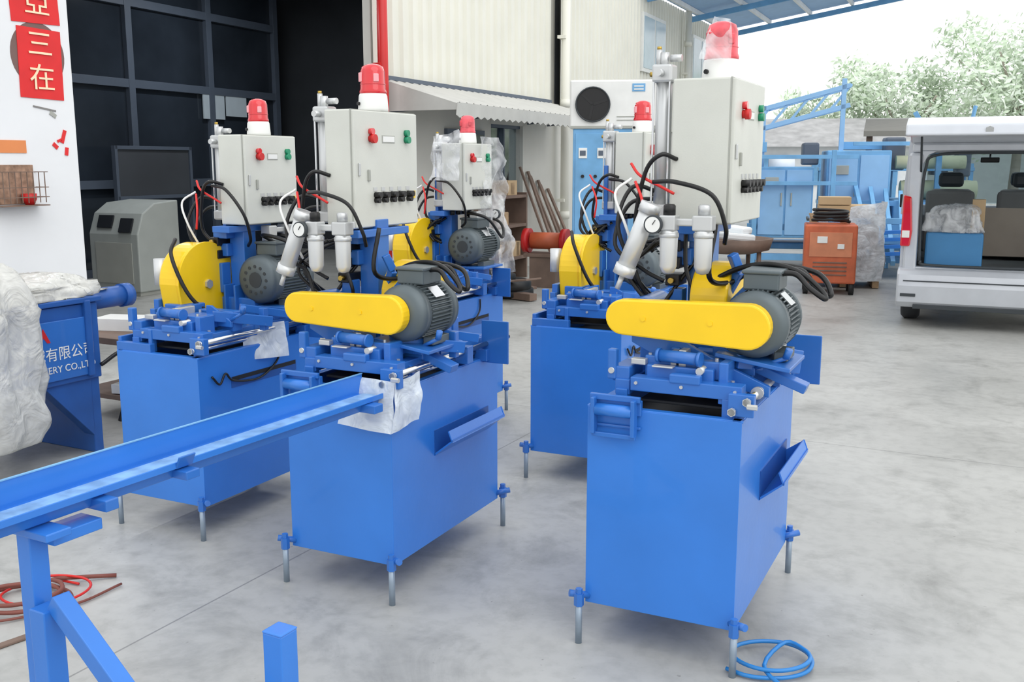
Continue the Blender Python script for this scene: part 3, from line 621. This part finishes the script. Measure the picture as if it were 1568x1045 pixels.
# ---------------------------------------------------------------- left press with plastic cover
Pz=empty('hydraulic_press_machine',(-2.289,5.44,0),R(-27.5))
boxes('body',Pz,[((-.4,-.8,.64),(.8,1.6,.42)),((-.4,-.03,.3),(.75,.06,.6)),((-.4,-1.5,.3),(.75,.06,.6)),((-.4,-.8,.87),(.84,1.64,.03)),((.01,-.08,.66),(.03,.04,.42))],BLUED,bevel=.006)
box('side_panel',Pz,(.006,-.5,.62),(.012,.85,.32),BLUEP)
prism('brace',Pz,[(-.06,.1),(-.06,.45),(-.6,.45),(-.35,.42)],'x',-.1,-.02,BLUED)
cyls('ram_cylinder',Pz,[((-.16,0,.84),(-.16,.34,.84),.06),((-.16,.3,.84),(-.16,.36,.84),.068)],BLUED)
tubes('hose',Pz,[[(.02,-.02,.5),(.06,.1,.55),(.06,.12,.35),(.0,.1,.15)]],.012,BLACK)
text('lettering_cjk',Pz,'机械有限公司',(.014,-.28,.60),(R(90),0,R(90)),.078,WHITE,.001)
text('lettering',Pz,'MACHINERY CO.,LTD',(.014,-.30,.52),(R(90),0,R(90)),.052,WHITE,.001)
prism('logo',Pz,[(-.40,.67),(-.36,.75),(-.32,.67),(-.34,.67),(-.36,.70),(-.38,.67)],'x',.012,.014,REDP,bevel=0)
drape('plastic_cover',Pz,(-.12,-.85,.62),(.33,.46,.52),FILM,.2,amp=.16,fr=3.5,seed=2)
drape('plastic_cover_top',Pz,(-.35,-.35,.9),(.35,.42,.1),FILM,.885,amp=.3,fr=5,seed=9)
D=empty('scrap_table',(-2.35,6.3,0),R(-27))
boxes('top',D,[((0,0,.52),(.9,.6,.04))],RUST); boxes('legs',D,[((x,y,.25),(.05,.05,.5)) for x in(-.4,.4) for y in(-.25,.25)]+[((0,0,.15),(.8,.5,.03))],RUST)
boxes('offcuts',D,[((-.2,0,.58),(.3,.2,.08),(0,0,.3)),((.2,.1,.57),(.25,.15,.06),(0,0,-.4)),((.1,-.1,.2),(.4,.2,.06),(0,0,.2))],WHITE)

# floor hoses and cables
def loop(c,r0,r1,turns,rad,ph=0,sq=.8,sd=1):
    return [(c[0]+(r0+(r1-r0)*i/(turns*10))*(1+.08*math.sin(i*.9+sd))*math.cos(2*math.pi*i/10+ph),c[1]+sq*(r0+(r1-r0)*i/(turns*10))*math.sin(2*math.pi*i/10+ph)+.012*math.sin(i*.37),rad+.003+.0022*i) for i in range(int(turns*10))]
l1=loop((.84,2.99),.155,.10,1.75,.007,ph=R(200))
tubes('blue_air_hose',None,[l1+[(.80,2.93,.03),(.84,2.82,.012),(.93,2.7,.01),(.9,2.5,.01)]],.007,BLUEHOSE,n=4)
D=empty('tangled_floor_cables')
tubes('brown_cable',D,[loop((-1.80,3.43),.17,.13,2.2,.008,sd=2)+[(-1.75,3.6,.03),(-1.55,3.68,.01)]],.008,BRCABLE,n=4)
tubes('red_cable',D,[loop((-1.74,3.50),.15,.17,1.3,.006,ph=1,sd=4)],.005,REDHOSE,n=4)
tubes('thin_brown_cable',D,[[(-2.2,3.2,.01),(-1.95,3.3,.012),(-1.8,3.28,.012),(-1.6,3.42,.01),(-1.5,3.6,.01)]],.005,BRCABLE,n=6)
bars('flat_steel_strip',None,[((-1.85,2.95,.006),(-1.62,3.22,.006),.03,.01)],RUST)

# ---------------------------------------------------------------- chiller on blue cabinet
D=empty('electrical_cabinet',(.72,12.0,0),R(-8))
box('body',D,(.38,.3,1.0),(.76,.6,2.0),BLUEL,bevel=.01); boxes('door',D,[((.2,-.005,1.05),(.34,.012,1.8)),((.56,-.005,1.05),(.34,.012,1.8))],BLUEL)
boxes('meters',D,[((.12+.22*k,-.016,1.72),(.1,.012,.12)) for k in range(3)],WHITE); cyls('switches',D,[((.12+.15*k,-.03,1.45),(.12+.15*k,-.01,1.45),.02) for k in range(4)],BLACK,seg=12)
boxes('plinth',D,[((.38,.3,.04),(.78,.62,.08))],INTF)
boxes('meter_faces',D,[((.12+.22*k,-.024,1.72),(.07,.004,.06)) for k in range(3)],INTF)
D=empty('fan_cooling_unit',(.68,12.0,2.0),R(-8))
box('casing',D,(.52,.35,.28),(1.04,.7,.56),WHITE,bevel=.02)
cyl('fan_opening',D,(.27,-.002,.28),(.27,-.012,.28),.19,BLACK)
lathe('fan_ring',D,[(.19,0),(.205,-.0),(.205,-.03),(.19,-.03)],(.27,0,.28),GUND,axis='y',ring=True)
bars('fan_blades',D,[((.27,-.014,.28),(.27+.17*math.cos(a),-.014,.28+.17*math.sin(a)),.006,.03) for a in(.3,2.4,4.5)],RUB,bevel=0)
boxes('vent_slots',D,[((.75,-.003,.10+.04*k),(.4,.008,.008)) for k in range(2)]+[((.52,-.004,.02),(1.02,.01,.03))],BEIGED,bevel=0)
box('label',D,(.8,-.004,.47),(.15,.006,.09),BLUEL,bevel=0); boxes('label_text',D,[((.8,-.009,.485),(.11,.004,.015)),((.8,-.009,.45),(.11,.004,.015))],WHITE,bevel=0)

# scrap along wall
D=empty('leaning_steel_bars',M=B@Matrix.Translation((9.0,0,0)))
bars('bars',D,[((.2*k-.5,-.6,.0),(.2*k-.6+.1*(k%2),-.03,1.55-.07*k),.07,.03) for k in range(6)],RUST)
D=empty('bench_grinder',(.45,13.1,0),R(-20))
boxes('base',D,[((0,0,.2),(.35,.35,.4)),((0,0,.42),(.5,.4,.04))],RUST); cyls('wheels',D,[((-.3,0,.6),(-.22,0,.6),.16),((.22,0,.6),(.3,0,.6),.16)],REDP); cyls('motor',D,[((-.2,0,.6),(.2,0,.6),.11)],ORANGE)
D=empty('rubber_scrap_heap',(-.25,11.9,0))
for k in range(9):
    a=random.random()*6; rr=random.random()*.55
    lathe('tyre_ring',D,[(.14,0),(.2,-.03),(.25,0),(.25,.08),(.2,.11),(.14,.08)],(rr*math.cos(a),rr*math.sin(a),.03+.09*(k%3)),RUB,seg=20,ring=True)
bars('planks',D,[((-.7,-.5,.06),(.5,.3,.1),.2,.03),((-.5,.4,.1),(.5,-.6,.3),.25,.02),((-.3,.5,.05),(.5,-.3,.05),.12,.08)],RUST)
D=empty('wooden_shelf_unit',M=B@Matrix.Translation((6.9,-.42,0)))
boxes('boards',D,[((0,0,z),(1.0,.35,.04)) for z in(.3,.75,1.15)]+[((x,0,.6),(.04,.35,1.2)) for x in(-.48,.48)],RUST)
boxes('contents',D,[((-.3+.2*k,0,.42+.42*(k%3)),(.15,.25,.18+.03*(k%2))) for k in range(4)],WOOD,bevel=.01); boxes('cartons',D,[((.2,0,.42),(.25,.25,.2)),((.1,0,1.27),(.3,.25,.2))],CARD)

# ---------------------------------------------------------------- right background yard
D=empty('orange_welding_machine',(3.9,12.2,0),R(-15))
box('casing',D,(0,.3,.5),(.62,.6,.72),ORANGE,bevel=.02); boxes('panel',D,[((0,-.005,.62),(.5,.01,.3))],mat('faded_orange',(205,130,95),.6,var=.15)); boxes('vents',D,[((0,-.006,.25+.05*k),(.4,.01,.015)) for k in range(4)],RUST)
boxes('dials',D,[((-.1,-.016,.68),(.12,.01,.08)),((.12,-.016,.6),(.08,.01,.06))],WHITE)
cyls('wheels',D,[((-.3,.1,.09),(-.24,.1,.09),.09),((.24,.1,.09),(.3,.1,.09),.09),((-.3,.5,.09),(-.24,.5,.09),.09),((.24,.5,.09),(.3,.5,.09),.09)],RUB)
tubes('cables',D,[[((.22+.03*math.sin(k*1.7))*math.cos(k*.9),.3+.2*math.sin(k*.9),.885+.006*k) for k in range(26)]],.02,RUB)
boxes('handle',D,[((-.28,.3,.92),(.03,.5,.03))],GUND)
D=empty('wrapped_pallet_stack',(4.42,13.3,0),R(-15))
pl=[]
for k in range(3): pl+= [((0,-.35+.23*j,.12+.4*k),(.9,.1,.02)) for j in range(4)]+[((-.4+.4*j,0,.06+.4*k),(.08,.8,.1)) for j in range(3)]
boxes('pallets',D,pl,WOOD,bevel=0)
boxes('cartons',D,[((-.2,-.1,.27),(.42,.55,.24)),((.22,.1,.27),(.4,.55,.24)),((.2,0,.67),(.42,.6,.24)),((-.2,.05,.65),(.38,.6,.2)),((0,0,1.0),(.7,.6,.12)),((-.15,-.1,1.12),(.4,.4,.1))],CARD)
sheet('stretch_wrap',D,[(.0,-.46,.1),(.48,-.44,.1),(.47,-.42,1.12),(.05,-.43,1.05)],FILM3,amp=.03,fr=5)
sheet('stretch_wrap_side',D,[(.48,-.44,.1),(.5,.4,.1),(.48,.38,1.1),(.47,-.42,1.12)],FILM3,amp=.03,fr=5)
D=empty('scrap_basin',(3.0,13.6,0))
lathe('pan',D,[(.3,.4),(.5,.45),(.55,.6),(.5,.6),(.45,.5),(.1,.45)],(0,0,0),RUST); cyls('legs',D,[((x,y,0),(x,y,.45),.03) for x in(-.3,.3) for y in(-.3,.3)],RUST)
boxes('rags',D,[((0,0,.62),(.5,.4,.1),(0,.1,.4)),((.1,.1,.7),(.3,.3,.1),(.1,0,.9))],HAZEW,bevel=.03)
SKY=mat('sky_blue_panel',(140,184,224),.5)
D=empty('blue_process_line',(4.0,16.2,0),R(-12))
boxes('cabinets',D,[((.35,0,1.0),(.85,1.0,1.1)),((1.45,.2,1.15),(.95,1.0,1.3)),((2.6,.3,.8),(1.2,1.0,.5)),((.9,.3,.3),(2.6,.9,.1)),((-.3,.2,1.5),(.35,.7,.5))],BLUEL,bevel=.02)
boxes('cabinet_doors',D,[((.15,-.51,1.0),(.38,.02,1.0)),((.56,-.51,1.0),(.38,.02,1.0)),((1.22,-.31,1.15),(.42,.02,1.15)),((1.68,-.31,1.15),(.42,.02,1.15))],SKY)
boxes('door_details',D,[((.3,-.53,1.05),(.02,.02,.2)),((.45,-.53,1.05),(.02,.02,.2)),((1.4,-.33,1.2),(.02,.02,.2)),((1.2,-.33,1.5),(.2,.02,.14)),((.15,-.53,1.35),(.2,.02,.08))],BEIGED)
boxes('frame_legs',D,[((x,y,.4),(.1,.1,.8)) for x in(-.1,.8,1.9,3.1) for y in(-.4,.5)]+[((1.5,-.45,.62),(3.4,.1,.1)),((1.5,-.45,.15),(3.4,.1,.1)),((2.6,-.3,1.4),(.08,.08,1.1)),((2.0,-.3,1.9),(1.3,.06,.06)),
    ((.6,-.6,1.7),(1.6,.06,.06)),((.6,-.6,1.3),(1.6,.06,.06)),((-.1,-.6,.9),(.07,.07,1.8)),((1.05,-.6,.9),(.07,.07,1.8))],BLUEL)
cyls('pale_rollers',D,[((2.1,-.1,1.2),(3.2,-.1,1.2),.14),((2.2,.25,1.2),(3.2,.25,1.2),.14),((2.0,-.2,1.62),(3.0,-.2,1.62),.1)],mat('khaki_roller',(190,195,165),.6))
cyls('drums',D,[((.1,-.1,1.55),(.5,-.1,1.55),.12),((1.0,-.4,.8),(1.0,-.1,.8),.15)],HAZEW)
boxes('machine_heads',D,[((2.0,.1,1.75),(.3,.4,.5)),((2.5,.2,1.7),(.35,.4,.3)),((3.0,.0,1.65),(.2,.3,.5)),((.75,.2,1.75),(.25,.4,.35))],INTF,bevel=.03)
bars('truss_conveyor',D,[((-.2,0,2.1),(1.3,0,2.5),.07,.07),((-.2,.6,2.1),(1.3,.6,2.5),.07,.07),((-.2,0,2.4),(1.3,0,2.8),.07,.07),((-.2,.6,2.4),(1.3,.6,2.8),.07,.07)]+
     [((-.2+.3*k,0,2.1+.08*k),(.1+.3*k,0,2.48+.08*k),.04,.04) for k in range(5)]+[((-.2+.3*k,0,2.4+.08*k),(-.2+.3*k,.6,2.4+.08*k),.04,.04) for k in range(6)]+[((1.2,0,1.8),(1.2,0,2.9),.07,.07),((.0,0,1.5),(.0,0,2.5),.07,.07)],SKY)
boxes('blue_totes',D,[((1.6,.5,1.88),(.7,.5,.12)),((-.1,-.3,1.85),(.3,.4,.15))],BLUEL)
D=empty('blue_rail_rack',(5.75,14.6,0),R(-20))
bars('rails',D,[((-.4+.12*k,-.9,.15+.04*k),(-.75+.22*k,.8,1.25-.03*k),.06,.08) for k in range(6)],BLUEL)
boxes('rack_frame',D,[((x,y,.5),(.08,.08,1.0)) for x in(-.7,.6) for y in(-.6,.7)]+[((0,.7,1.0),(1.5,.08,.08)),((0,-.6,.25),(1.5,.08,.08)),((0,-.6,.8),(1.5,.08,.08)),((.1,0,.5),(1.4,1.3,.05))],BLUEL)
bars('loose_profiles',D,[((-.5,-1.0,.35+.1*k),(.6,-.7,.4+.1*k),.05,.05) for k in range(4)],BLUE)
D=empty('machine_parts_rack',(6.9,18.3,0),R(-15))
boxes('shelves',D,[((0,0,z),(2.6,.8,.06)) for z in(.3,.9,1.5)]+[((x,y,.8),(.07,.07,1.6)) for x in(-1.25,0,1.25) for y in(-.35,.35)],BLUEL)
boxes('parts',D,[((-1.1+.37*k,-.1,1.0+.6*(k%2)),(.28,.4,.2+.1*(k%3))) for k in range(7)],INTF,bevel=.02)
cyls('rollers',D,[((-1.0+.4*k,-.4,1.72),(-1.0+.4*k,.4,1.72),.1) for k in range(6)],CNC)
bars('poles',D,[((.8,-.2,1.6),(.3,-.1,2.5),.08,.08),((1.1,-.2,1.5),(1.3,0,2.6),.05,.05)],BLUEL)
D=empty('dark_lean_to_shelter',(8.35,19.5,0),R(-20))
prism('roof',D,[(-1.0,2.1),(1.0,2.4),(1.0,2.5),(-1.0,2.2)],'x',-1.5,1.9,mat('dark_roof',(135,133,126),.8))
boxes('posts',D,[((x,y,1.1),(.1,.1,2.15)) for x in(-1.4,1.8) for y in(-.8,.8)],RUST)
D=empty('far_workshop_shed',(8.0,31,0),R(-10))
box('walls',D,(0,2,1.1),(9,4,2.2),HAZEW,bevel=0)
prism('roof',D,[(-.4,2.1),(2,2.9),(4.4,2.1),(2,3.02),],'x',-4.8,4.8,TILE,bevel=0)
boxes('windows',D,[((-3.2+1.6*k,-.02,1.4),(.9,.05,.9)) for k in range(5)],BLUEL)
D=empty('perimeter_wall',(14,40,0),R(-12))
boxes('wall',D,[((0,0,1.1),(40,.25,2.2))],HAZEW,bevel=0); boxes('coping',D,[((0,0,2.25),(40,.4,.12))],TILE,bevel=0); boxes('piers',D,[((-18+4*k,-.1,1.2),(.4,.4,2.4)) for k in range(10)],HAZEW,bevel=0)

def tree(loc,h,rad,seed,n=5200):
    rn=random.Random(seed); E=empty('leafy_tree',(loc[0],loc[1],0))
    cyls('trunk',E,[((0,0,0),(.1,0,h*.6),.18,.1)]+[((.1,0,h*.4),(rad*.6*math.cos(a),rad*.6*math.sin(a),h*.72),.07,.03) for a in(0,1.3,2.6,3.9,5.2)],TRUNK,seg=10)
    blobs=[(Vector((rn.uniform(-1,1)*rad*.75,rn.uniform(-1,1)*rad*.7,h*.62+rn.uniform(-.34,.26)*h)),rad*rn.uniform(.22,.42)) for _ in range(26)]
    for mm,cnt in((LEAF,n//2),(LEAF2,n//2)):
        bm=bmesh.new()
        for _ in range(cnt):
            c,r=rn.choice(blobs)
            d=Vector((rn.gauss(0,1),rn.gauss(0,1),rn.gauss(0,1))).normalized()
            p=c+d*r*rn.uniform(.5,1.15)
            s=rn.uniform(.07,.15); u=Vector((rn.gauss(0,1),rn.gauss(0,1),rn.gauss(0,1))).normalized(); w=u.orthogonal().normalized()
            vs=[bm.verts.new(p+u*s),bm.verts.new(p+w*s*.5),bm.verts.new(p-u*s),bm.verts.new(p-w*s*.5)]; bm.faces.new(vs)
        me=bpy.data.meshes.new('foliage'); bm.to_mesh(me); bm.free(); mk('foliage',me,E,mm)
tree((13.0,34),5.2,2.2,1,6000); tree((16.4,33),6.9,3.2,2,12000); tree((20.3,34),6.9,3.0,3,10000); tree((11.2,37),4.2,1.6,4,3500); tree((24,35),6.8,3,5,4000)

# ---------------------------------------------------------------- van
V_=empty('silver_minivan',(3.84,9.85,0),R(-24))
Wv=1.58
def arc(cy,r,z,n=10): return [(cy-r*math.cos(math.pi*i/n),z+r*math.sin(math.pi*i/n)) for i in range(n+1)]
sp=[(0,.3)]+arc(.62,.34,.3)+arc(3.05,.34,.3)+[(3.75,.3),(3.8,.75),(3.5,1.0),(3.0,1.12),(0,1.12)]
for nm,x0,x1 in(('side_left',0,.05),('side_right',Wv-.05,Wv)):
    prism(nm,V_,sp,'x',x0,x1,WHITEP,bevel=.008)
for x in(.02,Wv-.06):
    bars('pillars',V_,[((x+.02,.06,1.1),(x+.06-(0 if x<1 else .08),.14,1.82),.06,.16),((x+.02,1.15,1.1),(x+.04,1.15,1.82),.05,.1),((x+.02,2.15,1.1),(x+.04,2.15,1.82),.05,.1),((x+.02,3.0,1.1),(x+.04,2.45,1.82),.05,.07)],WHITEP)
    box('side_glass',V_,(x+.03,1.3,1.46),(.008,2.4,.68),GLASS,bevel=0)
prism('roof',V_,[(.04,1.78),(.04,1.84),(.15,1.88),(.6,1.90),(2.1,1.88),(2.5,1.80),(2.45,1.76)],'x',.04,Wv-.04,WHITEP,bevel=.02)
prism('hood',V_,[(3.0,1.1),(3.5,1.0),(3.8,.75),(3.85,.35),(3.7,.35),(3.6,.8),(3.0,.95)],'x',.02,Wv-.02,WHITEP,bevel=.02)
bars('windscreen',V_,[((Wv/2,3.02,1.12),(Wv/2,2.46,1.82),Wv-.14,.01)],GLASS,bevel=0)
box('cargo_floor',V_,(Wv/2,1.6,.52),(Wv-.1,3.1,.06),SEAT)
prism('rear_bumper',V_,[(.05,.22),(-.06,.2),(-.12,.26),(-.135,.42),(-.12,.53),(-.08,.58),(.05,.6)],'x',-.01,Wv+.01,WHITEP,bevel=.02)
boxes('bumper_trim',V_,[((Wv/2,-.136,.47),(Wv-.1,.008,.012)),((Wv/2,-.07,.215),(Wv-.3,.08,.04)),((.1,-.13,.33),(.14,.012,.03)),((Wv-.1,-.13,.33),(.14,.012,.03))],GUND)
fr=[((.09,.02,1.10),(.13,.12,1.2)),((Wv-.09,.02,1.10),(.13,.12,1.2)),((Wv/2,.04,1.75),(Wv-.1,.1,.1)),((Wv/2,.02,.58),(Wv-.2,.1,.05))]
boxes('rear_door_frame',V_,fr,WHITEP,bevel=.035)
prism('frame_corner_left',V_,[(.13,1.72),(.28,1.72),(.2,1.68),(.15,1.58)],'y',-.02,.06,WHITEP,bevel=.004)
prism('frame_corner_right',V_,[(Wv-.13,1.72),(Wv-.28,1.72),(Wv-.2,1.68),(Wv-.15,1.58)],'y',-.02,.06,WHITEP,bevel=.004)
tubes('door_seal',V_,[[(.18,-.035,.66),(.165,-.04,1.2),(.18,-.035,1.55),(.27,-.03,1.68),(Wv/2,-.03,1.70),(Wv-.27,-.03,1.68),(Wv-.18,-.035,1.55),(Wv-.165,-.04,1.2),(Wv-.18,-.035,.66),(Wv-.3,-.035,.62),(.3,-.035,.62),(.18,-.035,.66)]],.014,GUND)
prism('tail_light_left',V_,[(-.005,.8),(.085,.8),(.1,.95),(.075,1.28),(.0,1.3)],'y',-.07,.02,RED,bevel=.015)
prism('tail_light_right',V_,[(Wv+.005,.8),(Wv-.085,.8),(Wv-.1,.95),(Wv-.075,1.28),(Wv,1.3)],'y',-.07,.02,RED,bevel=.015)
boxes('tail_light_clear',V_,[((.042,-.072,.92),(.07,.01,.07)),((Wv-.042,-.072,.92),(.07,.01,.07))],WHITE,bevel=.004)
prism('tailgate',V_,[(.02,1.86),(-.4,1.98),(-.85,2.0),(-1.08,1.93),(-1.12,1.84),(-1.08,1.83),(-.85,1.92),(-.4,1.91),(.02,1.79)],'x',.03,Wv-.03,WHITEP,bevel=.015)
box('tailgate_window',V_,(Wv/2,-.62,1.905),(Wv-.35,.42,.01),INTG,bevel=0)
cyls('tailgate_badge',V_,[((Wv/2-.1,-1.115,1.88),(Wv/2-.1,-1.1,1.885),.035)],STEEL,seg=6)
cyls('gas_struts',V_,[((.14,-.0,1.5),(.14,-.5,1.90),.011),((Wv-.14,0,1.5),(Wv-.14,-.5,1.90),.011)],GUND,seg=10)
for cy_ in(.62,3.05):
    for x in(.02,Wv-.2):
        lathe('tyre',V_,[(.17,0),(.27,-.0),(.3,.03),(.3,.15),(.27,.18),(.17,.18)],(x,cy_,.3),TYRE,axis='x')
        lathe('hub',V_,[(.02,-.006),(.15,-.003),(.168,.02),(.168,.16),(.15,.183),(.02,.186)],(x,cy_,.3),STEELD,axis='x')
boxes('wheel_arch_liners',V_,[((.12,.62,.62),(.2,.7,.1)),((Wv-.12,.62,.62),(.2,.7,.1))],GUND)
boxes('seats',V_,[((.4,1.7,.95),(.5,.14,.7),(R(-8),0,0)),((1.15,1.7,.95),(.55,.14,.7),(R(-8),0,0)),((.4,2.6,.95),(.45,.12,.7)),((1.15,2.6,.95),(.45,.12,.7)),((.78,1.95,.68),(1.3,.5,.16))],SEAT,bevel=.04)
boxes('headrests',V_,[((.4,1.74,1.42),(.26,.1,.16)),((1.15,1.74,1.42),(.26,.1,.16)),((.4,2.6,1.42),(.24,.1,.16)),((1.15,2.6,1.42),(.24,.1,.16))],GUND,bevel=.04)
boxes('side_trim',V_,[((.1,.5,.86),(.05,1.0,.62)),((Wv-.1,.5,.86),(.05,1.0,.62))],SEAT)
boxes('cardboard_sheet',V_,[((1.05,.9,.9),(.8,.04,.5),(R(-12),0,0))],mat('taupe_board',(160,148,135),.8))
cyl('mirror_arm',V_,(Wv/2,2.4,1.72),(Wv/2,2.5,1.66),.01,BLACK); boxes('mirror',V_,[((Wv/2,2.38,1.64),(.2,.03,.06)),((-.1,2.7,1.15),(.14,.08,.16))],BLACK,bevel=.01)
boxes('blue_crate',V_,[((.48,.3,.75),(.52,.4,.36))],mat('crate_blue',(60,125,175),.5),bevel=.02)
drape('crate_bag',V_,(.48,.3,1.03),(.24,.2,.17),FILM2,.93,amp=.3,fr=4,seed=6)
boxes('small_carton',V_,[((.68,.42,1.1),(.12,.12,.3))],CARD)

# ---------------------------------------------------------------- light + camera
w=bpy.data.worlds.new('world'); scene.world=w; w.use_nodes=True; nt=w.node_tree; bg=nt.nodes['Background']
tc=nt.nodes.new('ShaderNodeTexCoord'); sp_=nt.nodes.new('ShaderNodeSeparateXYZ'); cr_=nt.nodes.new('ShaderNodeValToRGB')
nt.links.new(tc.outputs['Generated'],sp_.inputs[0]); nt.links.new(sp_.outputs['Z'],cr_.inputs['Fac']); nt.links.new(cr_.outputs[0],bg.inputs['Color'])
cr_.color_ramp.elements[0].color=(1,1,1,1); cr_.color_ramp.elements[1].color=(.95,.975,1,1)
bg.inputs['Strength'].default_value=1.42
s=bpy.data.lights.new('sun','SUN'); s.energy=.9; s.angle=R(60); s.color=(1,.99,.97)
so=bpy.data.objects.new('sun',s); scene.collection.objects.link(so); so.rotation_euler=(R(38),R(18),R(15))
cam=bpy.data.cameras.new('camera'); cam.lens=35; cam.sensor_width=36; co=bpy.data.objects.new('camera',cam); scene.collection.objects.link(co)
co.location=(0,0,1.6); co.rotation_euler=(R(90-10.12),0,0); cam.clip_end=300
scene.camera=co
